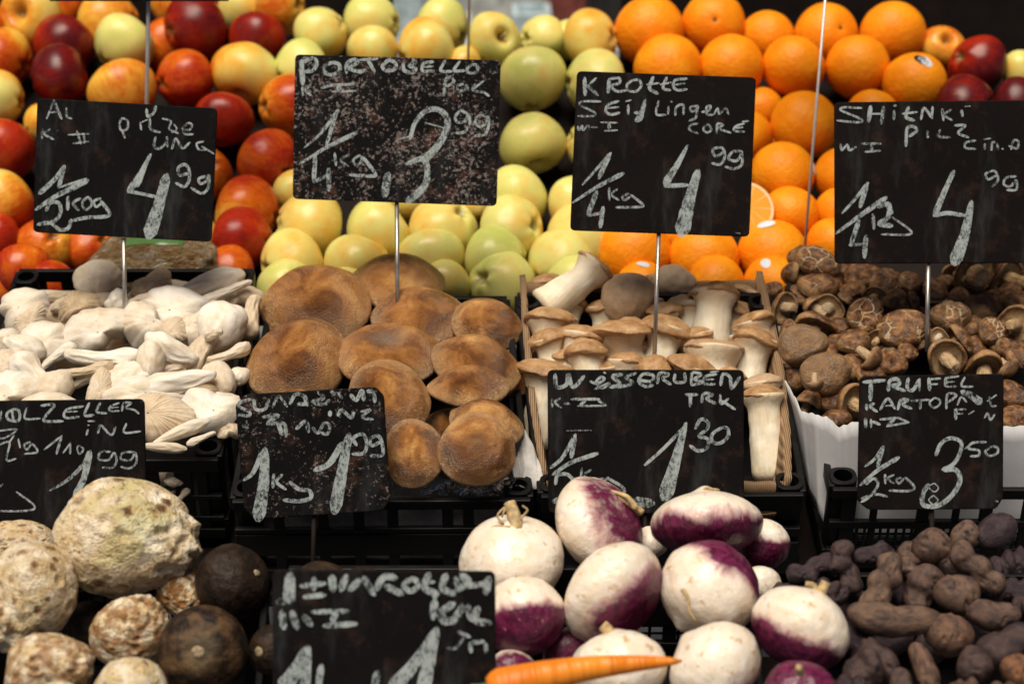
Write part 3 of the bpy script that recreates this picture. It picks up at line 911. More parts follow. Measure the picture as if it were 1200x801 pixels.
sign('pitted black sign reading Portobello 3.99 a quarter kilo', 2.402, (340, 60, 4.108),
     [(346, 64), (587, 71), (582, 241.5), (343, 233)], [
     (30, [(55, 45), (62, 162)]), (22, [(60, 55), (110, 35), (130, 60), (110, 95), (70, 100)]), (22, [(205, 55), (165, 75), (170, 105), (205, 115), (238, 95), (235, 65), (205, 55)]),
     (22, [(272, 108), (275, 62), (310, 42), (325, 58), (285, 82), (330, 100), (362, 95)]), (16, [(335, 44), (422, 38)]), (22, [(375, 45), (408, 102)]), (22, [(455, 60), (480, 45), (510, 65), (500, 90), (460, 95), (445, 75), (455, 60)]),
     (22, [(545, 60), (550, 95), (590, 105), (605, 85), (575, 72), (602, 56), (590, 40)]), (18, [(690, 53), (645, 60), (635, 90), (650, 100), (692, 95)]), (13, [(645, 78), (688, 75)]),
     (18, [(748, 45), (725, 95), (778, 100)]), (18, [(818, 50), (790, 95), (842, 95)]), (18, [(875, 65), (850, 90), (870, 108), (900, 100), (900, 72), (875, 65)]),
     (18, [(740, 218), (750, 140), (775, 130), (788, 150), (755, 172)]), (15, [(835, 160), (805, 170), (810, 190), (840, 190), (850, 165), (858, 192)]), (15, [(890, 160), (880, 190), (930, 200), (958, 218)]), (13, [(880, 185), (932, 145)]),
     (14, [(60, 175), (62, 215)]), (14, [(95, 170), (75, 190), (102, 215)]), (14, [(120, 190), (137, 190)]), (16, [(150, 180), (200, 167), (320, 160)]), (30, [(235, 165), (235, 192)]), (12, [(195, 197), (322, 192)]),
     ((10, 20), [(70, 465), (150, 395), (232, 285)]), (22, [(228, 285), (175, 455)]), ((12, 24), [(45, 545), (110, 505), (180, 462), (318, 395)]), (26, [(122, 500), (115, 630)]), (20, [(115, 632), (192, 592)]), (28, [(186, 565), (188, 672)]),
     (15, [(215, 490), (222, 552)]), (13, [(278, 500), (245, 525), (282, 555)]), (15, [(338, 500), (305, 525), (320, 550), (345, 530), (345, 505)]), (20, [(350, 510), (410, 588), (395, 602), (288, 597)]),
     ((20, 40), [(578, 425), (600, 350), (650, 292), (710, 282), (755, 322), (750, 390), (700, 470), (640, 530)]), ((24, 40), [(560, 545), (640, 520), (662, 590), (640, 660), (565, 725)]),
     (17, [(852, 300), (820, 290), (795, 320), (810, 345), (845, 335), (858, 305), (865, 350), (840, 390), (798, 395)]), (17, [(945, 315), (910, 310), (890, 345), (915, 365), (945, 345), (952, 315), (955, 365), (935, 402), (888, 410)]),
     ((46, 40), [(472, 590), (455, 700)], 'chalk_faint'), (8, [(650, 345), (770, 380)]), (9, [(530, 425), (580, 410)], 'chalk_faint')],
     'board_pitted', ((465, 236), (466, 384, D(384) - .02)))
sign('square black sign reading Krotte Seidlinge 4.99 a quarter kilo', 2.352, (660, 80, 3.8125),
     [(676, 83.5), (886, 91), (878, 277.5), (668, 270)], [
     (22, [(95, 42), (98, 122)]), (13, [(147, 45), (105, 85)]), (18, [(105, 78), (155, 122)]), (20, [(200, 112), (205, 50)]), (15, [(205, 50), (248, 45), (250, 68), (215, 80), (240, 105), (282, 100)]),
     (14, [(310, 55), (285, 75), (290, 100), (325, 105), (348, 80), (338, 55), (310, 55)]), (20, [(402, 40), (385, 90), (422, 115)]), (11, [(372, 75), (428, 68)]), (17, [(462, 42), (445, 90), (477, 100)]), (11, [(433, 75), (482, 65)]),
     (15, [(552, 48), (500, 55), (492, 85), (515, 100), (552, 95)]), (11, [(498, 76), (542, 70)]),
     (12, [(168, 150), (90, 150), (75, 165), (140, 200), (130, 215), (66, 215)]), (15, [(248, 148), (200, 165), (190, 195), (215, 208), (252, 200)]), (11, [(193, 180), (248, 175)]),
     (14, [(290, 165), (290, 207)]), (9, [(278, 150), (304, 144)]), (18, [(368, 142), (345, 200), (325, 235), (345, 230), (352, 205), (318, 200)]), (19, [(366, 145), (350, 218)]), (13, [(425, 148), (415, 206), (457, 210)]),
     (12, [(470, 172), (468, 207)]), (10, [(480, 150), (487, 153)]), (13, [(500, 212), (505, 175), (535, 165), (537, 208)]), (13, [(600, 170), (570, 175), (572, 195), (598, 185), (598, 170), (592, 220), (562, 237)]),
     (13, [(618, 197), (650, 190), (657, 170), (640, 175), (640, 205), (667, 210)]), (11, [(670, 210), (690, 180), (697, 206), (725, 180), (737, 208)]),
     (12, [(602, 248), (570, 255), (563, 275), (602, 293)]), (12, [(645, 250), (625, 270), (640, 288), (662, 275), (645, 250)]), (12, [(685, 292), (688, 250), (714, 255), (695, 270), (748, 290)]), (12, [(808, 248), (770, 260), (763, 280), (808, 285)]), (10, [(768, 268), (802, 265)]), (10, [(798, 240), (828, 237)]),
     (11, [(65, 260), (70, 278), (85, 258), (88, 278), (110, 258), (117, 275)]), (9, [(125, 265), (152, 265)]), (10, [(165, 243), (242, 245)]), (19, [(205, 250), (205, 275)]), (10, [(183, 281), (242, 278)]),
     ((10, 18), [(85, 522), (150, 450), (212, 380)]), (26, [(208, 385), (158, 492)]), ((12, 24), [(40, 602), (150, 532), (268, 470)]), (28, [(150, 550), (110, 655)]), (17, [(110, 660), (178, 645)]), (24, [(178, 620), (165, 712)]),
     (13, [(205, 535), (205, 592)]), (12, [(242, 540), (215, 565), (248, 590)]), (13, [(292, 560), (265, 575), (275, 590), (297, 575)]), (14, [(300, 565), (355, 610), (335, 620), (233, 622)]),
     ((14, 40), [(555, 345), (510, 430), (455, 515)]), (24, [(452, 527), (555, 522)]), ((34, 80), [(602, 455), (560, 600), (528, 740)]),
     (15, [(718, 375), (680, 395), (668, 365), (695, 355), (716, 365), (720, 400), (700, 430), (663, 425)]), (15, [(792, 370), (755, 375), (738, 405), (770, 415), (790, 395), (795, 370), (797, 430), (762, 450), (723, 440)]),
     (6, [(770, 735), (790, 738)], 'chalk_faint')],
     'board_brown', ((772, 272), (767, 416, D(416) - .02)))
sign('black sign reading Shitaki Pilz 4.99, above the shiitake', 2.358, (970, 115, 4.005),
     [(977.5, 120), (1216, 117.5), (1214, 308), (978, 309)], [
     (13, [(158, 48), (75, 45), (63, 60), (155, 100), (140, 115), (42, 106)]), (26, [(200, 38), (190, 112)]), (11, [(200, 75), (255, 75)]), (20, [(260, 40), (250, 122)], 'chalk_faint'), (17, [(310, 60), (308, 102)], 'chalk_faint'), (12, [(308, 38), (320, 36)]),
     (20, [(377, 42), (365, 90), (404, 106)]), (13, [(348, 75), (418, 67)]), (15, [(435, 102), (450, 48), (488, 97)]), (15, [(485, 95), (490, 42)]), (15, [(535, 52), (540, 107)], 'chalk_faint'), (13, [(578, 55), (545, 80), (582, 106)], 'chalk_faint'), (16, [(625, 58), (630, 87)]), (8, [(640, 40), (667, 40)], 'chalk_faint'),
     (18, [(365, 228), (370, 145), (400, 135), (415, 155), (378, 182)]), (15, [(465, 155), (468, 187)], 'chalk_faint'), (15, [(527, 148), (515, 180), (572, 186)], 'chalk_faint'), (15, [(593, 130), (642, 130), (610, 165), (658, 186)]),
     (13, [(692, 200), (645, 210), (645, 235), (692, 240)]), (13, [(735, 215), (733, 242)]), (9, [(728, 195), (762, 190)]), (13, [(765, 247), (770, 210), (790, 215), (797, 242)]), (9, [(813, 238), (822, 240)]), (13, [(858, 242), (870, 200), (892, 205), (885, 237), (848, 225)]),
     (14, [(58, 215), (65, 245), (90, 220), (100, 245), (132, 230)]), (14, [(158, 215), (247, 215)]), (18, [(205, 220), (205, 245)]), (13, [(173, 253), (247, 248)]),
     ((12, 20), [(65, 542), (130, 470), (187, 398)]), (28, [(182, 405), (150, 512)]), ((14, 30), [(35, 637), (150, 552), (272, 468)]), (28, [(145, 575), (105, 692)]), (17, [(98, 690), (173, 685)]), (28, [(178, 645), (170, 748)]),
     (20, [(210, 545), (215, 615)], 'chalk_faint'), (28, [(230, 510), (285, 500), (280, 560), (240, 590), (300, 600)]), (24, [(270, 490), (300, 540)]), (13, [(250, 640), (392, 635), (300, 558)]),
     ((22, 32), [(590, 342), (545, 440), (498, 552)]), (24, [(500, 552), (560, 540), (642, 552)]), ((28, 74), [(672, 485), (640, 640), (592, 772)]),
     (14, [(787, 365), (750, 382), (740, 355), (780, 343), (797, 385), (768, 417)]), (14, [(882, 368), (835, 375), (823, 405), (855, 415), (880, 385), (882, 430), (838, 432)])],
     'board_brown', ((1088, 305), (1086, 412, D(412) - .01)))
sign('black sign reading Knollzeller inl 1.99, behind the celeriac', 2.085, (0, 460, 5.006),
     [(-66, 470), (169.5, 467), (172.5, 618), (-62, 620)], [
     (20, [(-60, 70), (-62, 170)]), (14, [(-40, 165), (-20, 80), (0, 165), (12, 105)]), (20, [(90, 93), (45, 120), (55, 157), (112, 162), (117, 110), (90, 93)]), (18, [(75, 100), (82, 162)]), (15, [(160, 88), (150, 150), (238, 150)]), (20, [(243, 75), (322, 70), (275, 130), (265, 165), (373, 165)]),
     (18, [(492, 78), (400, 95), (378, 130), (400, 147), (468, 140)]), (11, [(393, 111), (458, 108)]), (20, [(527, 58), (500, 130), (553, 130)]), (18, [(592, 58), (570, 110), (628, 120)]), (15, [(702, 58), (650, 80), (650, 107), (702, 105)]), (10, [(653, 88), (698, 84)]), (15, [(718, 107), (730, 60), (772, 60), (740, 87), (790, 100), (818, 122)]), (12, [(518, 165), (562, 165)]), (10, [(828, 52), (840, 50)], 'chalk_faint'),
     (16, [(520, 213), (511, 247)]), (10, [(518, 190), (528, 189)]), (17, [(578, 237), (595, 190), (655, 247), (682, 198)]), (16, [(745, 178), (733, 232), (828, 225)]),
     (13, [(-60, 230), (0, 222), (103, 214), (40, 260), (0, 267)]), (15, [(-10, 305), (60, 290), (43, 392), (98, 385)]), (13, [(58, 292), (87, 248)]), (13, [(110, 268), (122, 322)]), (15, [(182, 288), (148, 300), (160, 332), (192, 300), (222, 345), (148, 357)]), (15, [(262, 332), (367, 250)]), (19, [(365, 250), (335, 357)]), (13, [(373, 352), (417, 293)]), (15, [(415, 293), (415, 357)]), (13, [(455, 330), (470, 357), (492, 330), (465, 308), (455, 330)]),
     ((14, 34), [(295, 572), (400, 510), (490, 420), (532, 343)], 'chalk_faint'), ((46, 36), [(530, 343), (495, 500), (440, 600)]),
     (16, [(652, 345), (595, 345), (583, 387), (640, 392), (672, 350), (687, 400), (660, 437), (603, 437)]), (16, [(792, 345), (725, 350), (713, 387), (770, 392), (797, 350), (802, 410), (760, 442), (713, 432)]),
     (15, [(-60, 690), (150, 690), (207, 663), (100, 578)]), (13, [(-30, 580), (20, 533)])],
     'board_slate', ((60, 616), (60, 700, 2.09)), rod='dark_wood')
sign('small black sign with clipped corners reading 1 kilo 1.99', 2.098, (265, 445, 4.71),
     [(288, 461.5), (440, 453), (450, 463), (457.5, 583), (449, 598), (300, 608), (286, 596), (276, 474)], [
     (22, [(142, 105), (85, 120), (73, 145), (130, 175), (125, 197), (73, 190)]), (24, [(155, 108), (165, 160), (215, 160), (237, 108)]), (18, [(258, 152), (290, 88), (338, 147)], 'chalk_faint'), (26, [(353, 132), (385, 78), (430, 90), (440, 130), (398, 130)]), (18, [(440, 83), (450, 142)]),
     (24, [(508, 65), (540, 100), (478, 120), (540, 135), (572, 110)], 'chalk_faint'), (24, [(578, 58), (602, 82)], 'chalk_faint'), (18, [(618, 70), (642, 102)], 'chalk_faint'), (28, [(688, 80), (720, 110), (750, 58), (762, 112)]), (26, [(778, 60), (815, 70), (822, 122)]),
     (28, [(575, 172), (575, 197)]), (24, [(618, 197), (640, 165), (690, 207), (707, 178)]), (18, [(743, 175), (797, 165), (750, 205), (812, 217)]),
     (26, [(203, 205), (290, 195), (230, 240), (320, 240), (332, 312)], 'chalk_faint'), (30, [(290, 240), (310, 302)], 'chalk_faint'), (28, [(388, 270), (440, 228), (457, 287)], 'chalk_faint'), (22, [(478, 260), (510, 292), (540, 238), (572, 250), (560, 297), (528, 290)], 'chalk_faint'), (22, [(93, 250), (122, 262)], 'chalk_faint'),
     ((18, 34), [(98, 552), (150, 510), (202, 398)]), ((46, 86), [(216, 378), (210, 560), (180, 762)]),
     (24, [(265, 518), (260, 592)]), (22, [(312, 520), (280, 560), (332, 602)]), (28, [(353, 560), (400, 600), (460, 610), (467, 650), (400, 667), (318, 660)]),
     ((30, 40), [(488, 497), (570, 460), (642, 348)]), ((44, 80), [(680, 298), (645, 480), (600, 724)]),
     (24, [(722, 360), (703, 320), (755, 298), (777, 350), (760, 402), (698, 407)]), (24, [(852, 340), (803, 362), (800, 323), (840, 308), (862, 350), (862, 412), (798, 417)])],
     'board_old', ((368, 600), (366, 700, 2.10)), rod='dark_wood')
sign('black sign reading Wasserrüben 1.30, standing behind the turnips', 2.085, (630, 425, 4.448),
     [(641.5, 433), (871.5, 433), (872, 601), (642.5, 601)], [
     (26, [(90, 58), (100, 125), (150, 112), (160, 60), (185, 127), (242, 68)]), (18, [(273, 95), (310, 107), (347, 85), (330, 73), (305, 100), (335, 130), (375, 105), (298, 137)]), (12, [(343, 48), (355, 54)]), (24, [(442, 60), (390, 70), (430, 110), (378, 127)]), (20, [(512, 53), (460, 75), (497, 105), (418, 127)]),
     (20, [(528, 90), (590, 95), (602, 65), (550, 58), (525, 95), (560, 122), (602, 115)]), (20, [(623, 107), (635, 55), (682, 60), (650, 80), (693, 112)]), (20, [(715, 57), (715, 97), (765, 97), (765, 52)]), (18, [(800, 117), (805, 53), (852, 60), (815, 85), (858, 100), (800, 117)]), (18, [(932, 58), (875, 70), (865, 107), (923, 110)]), (13, [(868, 88), (918, 85)]), (10, [(898, 48), (943, 44)]), (22, [(953, 117), (965, 58), (1002, 75), (1010, 132), (1053, 72)]),
     (20, [(768, 165), (833, 165)]), (22, [(795, 165), (795, 228)]), (20, [(853, 207), (865, 160), (912, 165), (880, 185), (928, 212)]), (18, [(950, 163), (955, 212), (993, 185)]), (18, [(958, 195), (1028, 242)]),
     (15, [(75, 188), (75, 228)]), (15, [(117, 183), (90, 205), (122, 232)]), (16, [(138, 210), (163, 212)]), (18, [(173, 188), (322, 188)]), (20, [(250, 193), (220, 222)]), (13, [(208, 224), (357, 222)]), (16, [(308, 190), (357, 222)]),
     ((18, 24), [(66, 547), (130, 490), (197, 373)]), (30, [(195, 378), (175, 492)]), ((20, 26), [(78, 582), (170, 520), (313, 470)]), (24, [(93, 632), (105, 585), (155, 580), (187, 620), (170, 670)]), (22, [(170, 670), (80, 722), (140, 712)]),
     (17, [(230, 548), (225, 617)]), (15, [(278, 555), (240, 585), (288, 620)]), (15, [(342, 600), (305, 610), (315, 630), (350, 610), (367, 593)]), (20, [(365, 600), (435, 640), (452, 670), (420, 690), (273, 660)]),
     (22, [(557, 532), (660, 440), (767, 328)]), ((26, 96), [(772, 312), (715, 520), (662, 700)]),
     (22, [(820, 342), (850, 293), (887, 310), (880, 345), (840, 380), (885, 395), (882, 440), (835, 457), (793, 430)]), (22, [(960, 335), (910, 370), (910, 410), (950, 417), (992, 380), (987, 340), (960, 335)]),
     ((60, 50), [(500, 720), (600, 730)], 'chalk_faint'), (8, [(150, 352), (280, 350)], 'chalk_faint')],
     'board_slate', ((756, 598), (756, 720, 2.09)), rod='dark_wood')
sign('black sign reading Trüffel Kartoffeln 3.50, standing behind the potatoes', 2.088, (995, 430, 4.579),
     [(1007, 440.5), (1176, 437.5), (1175, 583), (1167, 596), (1017, 597), (1004.5, 586)], [
     (24, [(73, 80), (192, 70)]), (28, [(115, 80), (112, 178)]), (24, [(208, 127), (215, 75), (255, 63), (267, 90), (230, 100), (298, 127)]), (24, [(315, 58), (310, 110), (340, 122), (377, 63)]), (15, [(375, 63), (375, 127)]), (24, [(425, 58), (430, 123)]), (15, [(423, 65), (488, 60)]), (13, [(428, 92), (472, 90)]),
     (22, [(515, 58), (515, 102)]), (15, [(513, 58), (585, 48)]), (11, [(518, 80), (562, 78)]), (13, [(518, 104), (573, 103)]), (15, [(618, 53), (600, 100), (663, 104)]),
     (20, [(90, 197), (92, 228)]), (20, [(132, 193), (110, 210), (148, 238)]), (19, [(163, 228), (205, 168), (243, 223)]), (11, [(188, 207), (233, 205)]), (19, [(258, 228), (275, 175), (312, 175), (285, 200), (333, 222)]), (15, [(328, 180), (428, 174)]), (19, [(380, 180), (378, 223)]), (14, [(455, 163), (428, 190), (450, 217), (482, 200), (482, 175), (455, 163)]),
     (17, [(518, 223), (525, 145), (572, 150), (530, 187)]), (13, [(578, 203), (600, 160), (628, 187)]), ((30, 50), [(600, 130), (650, 150), (705, 190)], 'chalk_faint'), (11, [(738, 182), (788, 148)]), (13, [(750, 158), (760, 205), (788, 207)]),
     (22, [(570, 223), (570, 278)]), (14, [(562, 228), (623, 225)]), (11, [(568, 250), (608, 248)]), (9, [(638, 252), (668, 233)]), (14, [(723, 272), (740, 245), (755, 282), (778, 253)]),
     (22, [(85, 273), (88, 323)]), (15, [(115, 278), (115, 322)]), (20, [(123, 290), (163, 307)]), (17, [(163, 280), (260, 270)]), (20, [(242, 275), (203, 312)]), (15, [(198, 317), (318, 295)]), (15, [(258, 270), (318, 295)]),
     ((14, 22), [(82, 532), (135, 490), (182, 423)]), (26, [(180, 425), (150, 532)]), ((18, 28), [(57, 632), (150, 552), (263, 483)]), (18, [(88, 627), (130, 595), (152, 630), (110, 690), (62, 722)]), (17, [(63, 702), (140, 680), (203, 692)]),
     (17, [(190, 573), (192, 623)]), (15, [(238, 575), (205, 595), (238, 622)]), (15, [(277, 590), (250, 600), (265, 622), (292, 595)]), (17, [(300, 590), (347, 640), (320, 662), (213, 660)]),
     (26, [(463, 472), (490, 410), (540, 380), (597, 400), (592, 460), (555, 520), (498, 548)]), (32, [(503, 550), (570, 550), (592, 610), (545, 690), (470, 742), (398, 737), (393, 680), (422, 628)]), (9, [(455, 620), (425, 640), (455, 667), (477, 645), (455, 620)]), (9, [(450, 685), (425, 710), (450, 734), (474, 712), (450, 685)]),
     (17, [(732, 400), (660, 405), (638, 435), (692, 445), (692, 472), (648, 477)]), (13, [(618, 437), (662, 406)]), (16, [(765, 423), (728, 450), (750, 474), (792, 460), (792, 430), (765, 423)]), (14, [(783, 715), (795, 720)], 'chalk_faint')],
     'board_brown', ((1092, 594), (1092, 700, 2.09)), rod='dark_wood')
sign('large blurred black sign reading Karotten, nearest at the bottom edge', 1.775, (310, 655, 4.286),
     [(319.5, 667), (580.5, 668.5), (582, 862), (320, 862)], [
     ((46, 64), [(130, 70), (125, 205)]), (36, [(65, 212), (152, 200)], 'chalk_faint'), (28, [(183, 132), (305, 118)]), (28, [(198, 187), (305, 175)]), (28, [(250, 88), (250, 152)]), (42, [(340, 82), (345, 153)]),
     (38, [(412, 78), (385, 152)]), (38, [(428, 152), (482, 98)]), (38, [(498, 88), (552, 173)]), (36, [(558, 152), (600, 88), (662, 90)]), (36, [(608, 130), (692, 172)]), (30, [(730, 98), (700, 130), (735, 157), (772, 130), (757, 100), (730, 98)]),
     (36, [(827, 68), (805, 140), (872, 172)]), (20, [(798, 115), (853, 110)]), (38, [(912, 73), (895, 140), (952, 172)]), (42, [(988, 75), (1022, 110), (963, 152)]), (32, [(998, 132), (1122, 120)]), (42, [(1127, 88), (1113, 168)]), (30, [(958, 88), (980, 152)]),
     (38, [(88, 258), (100, 343)]), (38, [(138, 258), (167, 343)]), (36, [(198, 280), (238, 327)]), (26, [(238, 262), (423, 257)]), (32, [(362, 265), (340, 312)]), (30, [(298, 332), (463, 320)]),
     (44, [(855, 205), (848, 293)]), (30, [(848, 185), (863, 185)]), (42, [(952, 218), (893, 260), (905, 307), (962, 300)]), (38, [(958, 292), (1010, 228), (1042, 302)], 'chalk_faint'), (38, [(1072, 238), (1060, 302), (1133, 317)], 'chalk_faint'),
     (20, [(973, 360), (1033, 387)]), (16, [(1000, 390), (960, 442), (918, 440)], 'chalk_faint'), (24, [(1102, 408), (1038, 420), (1038, 462)]), (22, [(1112, 420), (1112, 463)]),
     ((40, 90), [(215, 438), (160, 550), (95, 645)]), ((36, 54), [(222, 438), (200, 700)]), (38, [(287, 528), (268, 662)]), (40, [(567, 560), (553, 645)]), ((26, 80), [(858, 348), (760, 510), (640, 650)]), ((38, 76), [(865, 343), (832, 480), (788, 700)])],
     'board_slate', ((450, 850), (450, 960, 1.80)))

# sign whose lower edge just shows at the very top, and two more thin rods of signs above the frame
def rod_sign(label, board, d, x0, y0, x1, y1, d1, rad, mat):
    cx = (board[0] + board[2]) / 2; cy = (board[1] + board[3]) / 2
    m = Matrix.Translation(P(cx, cy, d)) @ orient((0, 0, 1))
    t = root('price_sign', label, 'price sign', 'signs reaching above the picture', m)
    inv = m.inverted()
    hw = (board[2] - board[0]) / 2 / FPX * d; hh = (board[3] - board[1]) / 2 / FPX * d
    bm = bmesh.new(); obox(bm, Vector((0, 0, 0)), Vector((hw, 0, 0)), Vector((0, hh, 0)), Vector((0, 0, .002)))
    bevel(link('board', from_bm('board', bm), M['board_black'], t), .0012)
    a = inv @ P(x0, y0, d + .005); b = inv @ P(x1, y1, d1)
    vs, fs = tube([a, a.lerp(b, .5), b], [rad] * 3, 12)
    link('stick', mk('stick', vs, fs), M[mat], t)
rod_sign('sign on a pale rod among red apples, board cut by the top edge', (58, -170, 268, 1.5), 2.50, 174, -8, 170, 250, 2.66, .0026, 'pale_rod')
rod_sign('thin pale rod standing among the yellow apples, its board out of view above', (470, -220, 640, -50), 2.60, 551, -60, 548, 110, 2.76, .0017, 'pale_rod')
rod_sign('thin leaning rod among the oranges, its board out of view above', (880, -220, 1080, -50), 2.56, 972, -60, 942, 300, 2.585, .0019, 'pale_rod')
# ================================================================== FRUIT
def apple_mesh(seed):
    r = random.Random(seed); ph = r.uniform(0, 6); lob = r.uniform(.01, .035); tap = r.uniform(.05, .13); sq = r.uniform(.86, .95); ax = r.uniform(-.05, .05)
    def f(v):
        rho = math.hypot(v.x, v.y); th = math.atan2(v.y, v.x)
        z = v.z
        k = 1 + tap * z + lob * math.cos(5 * th + ph) * (.5 - .5 * z) + .03 * nz(v, 1.3, seed)
        x, y = v.x * k * (1 + ax), v.y * k * (1 - ax)
        zz = z * sq
        if z > 0: zz -= .46 * math.exp(-(rho / .25) ** 2) * 1.0
        else: zz += .24 * math.exp(-(rho / .20) ** 2) + .03 * math.cos(5 * th + ph) * math.exp(-((rho - .3) / .2) ** 2)
        return Vector((x, y, zz + .05 * x * ax * 10))
    vs, fs = ico(5, f)
    return mk('apple', vs, fs)
APPLES = [apple_mesh(s) for s in range(7)]
def orange_mesh(seed):
    r = random.Random(seed + 50); sq = r.uniform(.91, 1.0)
    def f(v):
        rho = math.hypot(v.x, v.y)
        k = 1 + .022 * nz(v, 1.6, seed) + .006 * nz(v, 6, seed)
        z = v.z * sq
        if v.z > 0: z -= .06 * math.exp(-(rho / .16) ** 2)
        return Vector((v.x * k, v.y * k, z * k))
    vs, fs = ico(5, f)
    return mk('orange', vs, fs)
ORANGES = [orange_mesh(s) for s in range(5)]
STEM = mk('stem', *tube([(0, 0, .38), (.02, .01, .55), (.07, .03, .72), (.12, .03, .86)], [.05, .04, .04, .055], 8))

def rand_axis(r):
    a = r.uniform(0, 6.283)
    return (math.cos(a) * .8, math.sin(a) * .45 + .25, r.uniform(-.55, -.05))

fr = random.Random(11)
def apple(px, py, wpx, red, blush, label, group, axis=None, dz=0.0, stem=False, hs=1.0, name='apple'):
    d = fruit_d(py) + dz
    r = wpx * 1.06 / 2 / FPX * d
    m = tf(P(px, py, d), orient(axis or rand_axis(fr), fr.uniform(0, 6.28)), (r, r, r * hs))
    me = APPLES[fr.randrange(7)]
    colr = (red, blush, fr.random())
    if stem:
        t = root(name, label, 'apple', group, m)
        link('skin', me, M['apple'], t, colr)
        link('stem', STEM, M['root_stub'], t)
    else:
        o = link(name, me, M['apple'], None, colr); o.matrix_world = m
        tag(o, label, 'apple', group)
GA = 'red and orange apples in the pile on the left'
red_apples = [
 (36, 20, 73, .36, .12, 'orange-yellow apple with its dark hollow facing forward, top left corner', dict(axis=(-.25, .05, .97))),
 (74, 8, 46, .55, .1, 'reddish apple half hidden behind the apple with the dark hollow', dict(dz=.07)),
 (-10, 32, 40, .45, .1, 'sliver of an orange apple at the left edge, topmost there', dict()),
 (74, 54, 70, .80, .16, 'dark red apple with an orange shoulder, above the wine-red shiny apple', dict(dz=.02)),
 (70, 89, 73, .93, .05, 'shiny wine-red apple above the left corner of the pilze sign', dict()),
 (128, 30, 76, .42, .10, 'orange apple in the top row behind the pale yellow-green apple', dict(dz=.05)),
 (145, 52, 70, .13, .05, 'pale yellow-green apple among the red ones, left of the pale rod', dict(axis=(.6, .7, -.3))),
 (145, 109, 78, .43, .06, 'orange apple directly above the middle of the pilze sign', dict()),
 (4, 70, 70, .52, .16, 'orange-red apple cut by the left edge, second from the top', dict()),
 (-3, 116, 67, .30, .20, 'yellow-green apple with a red blush cut by the left edge', dict()),
 (3, 178, 76, .68, .08, 'red apple cut by the left edge, left of the pilze sign', dict()),
 (3, 238, 75, .36, .20, 'yellow and orange apple cut by the left edge, near the pilze sign', dict()),
 (-4, 279, 58, .64, .12, 'red apple cut by the left edge, lowest but one', dict()),
 (54, 290, 70, .46, .10, 'orange apple under the lower left corner of the pilze sign', dict(dz=.02)),
 (27, 320, 68, .74, .16, 'dark red apple left of the oyster crate corner', dict(dz=-.02)),
 (2, 338, 50, .48, .08, 'orange apple at the left edge beside the oyster crate', dict(dz=.0)),
 (195, 54, 62, .58, .10, 'orange-red apple just right of the pale rod, behind brown-red apple', dict(dz=.06)),
 (205, 4, 54, .42, .10, 'orange apple peeking out above the brown-red apple', dict(dz=.08)),
 (228, 32, 76, .78, .14, 'large brown-red apple in the top row right of the pale rod', dict()),
 (216, 93, 69, .62, .12, 'glossy orange-red apple above the right end of the pilze sign', dict()),
 (287, 86, 77, .30, .14, 'yellow apple with orange blush and a dark hollow underneath', dict(axis=(-.15, -.85, .42))),
 (301, 48, 67, .74, .12, 'dark red apple behind the blushed yellow apple', dict(dz=.03)),
 (284, 12, 54, .26, .05, 'golden yellow apple in the top row right of the brown-red apple', dict(dz=.06)),
 (329, 8, 62, .34, .14, 'golden apple with orange side, last in the top row of red apples', dict(dz=.03)),
 (254, 0, 48, .72, .10, 'dark red apple cut by the top edge behind the brown-red apple', dict(dz=.11)),
 (262, 141, 67, .66, .12, 'red apple at the upper right corner of the pilze sign', dict()),
 (338, 124, 71, .42, .26, 'half yellow half red apple left of the Portobello sign', dict()),
 (316, 189, 74, .66, .06, 'large bright red apple left of the Portobello sign', dict()),
 (240, 202, 62, .47, .08, 'orange apple mostly hidden behind the right edge of the pilze sign', dict(dz=.02)),
 (290, 247, 79, .50, .26, 'red apple with a yellow top, under the large bright red apple', dict()),
 (284, 281, 76, .66, .10, 'deep red apple right of the pilze sign bottom corner', dict()),
 (267, 322, 68, .58, .06, 'orange-red apple rising over the back right of the oyster crate', dict()),
 (210, 304, 56, .56, .28, 'red and yellow streaked apple above the oyster crate back rail', dict(dz=.0)),
 (233, 276, 50, .42, .10, 'small orange apple just under the right end of the pilze sign', dict(dz=.05)),
 (107, 292, 60, .56, .08, 'orange-red apple under the pilze sign, behind the produce bag', dict(dz=.04)),
 (60, 338, 62, .70, .08, 'red apple seen through the left slot of the oyster crate back', dict(dz=-.01)),
 (210, 345, 56, .52, .08, 'orange apple seen through the middle slot of the oyster crate back', dict(dz=-.01)),
 (50, 146, 46, .34, .06, 'sliver of a golden apple at the left edge of the pilze sign', dict(dz=.02)),
 (180, 170, 74, .60, .10, 'red apple behind the pilze sign', dict(dz=.02)),
]
for px, py, wd, r_, b_, lb, kw in red_apples: apple(px, py, wd, r_, b_, lb, GA, **kw)
GY = 'yellow-green apples in the pile in the middle'
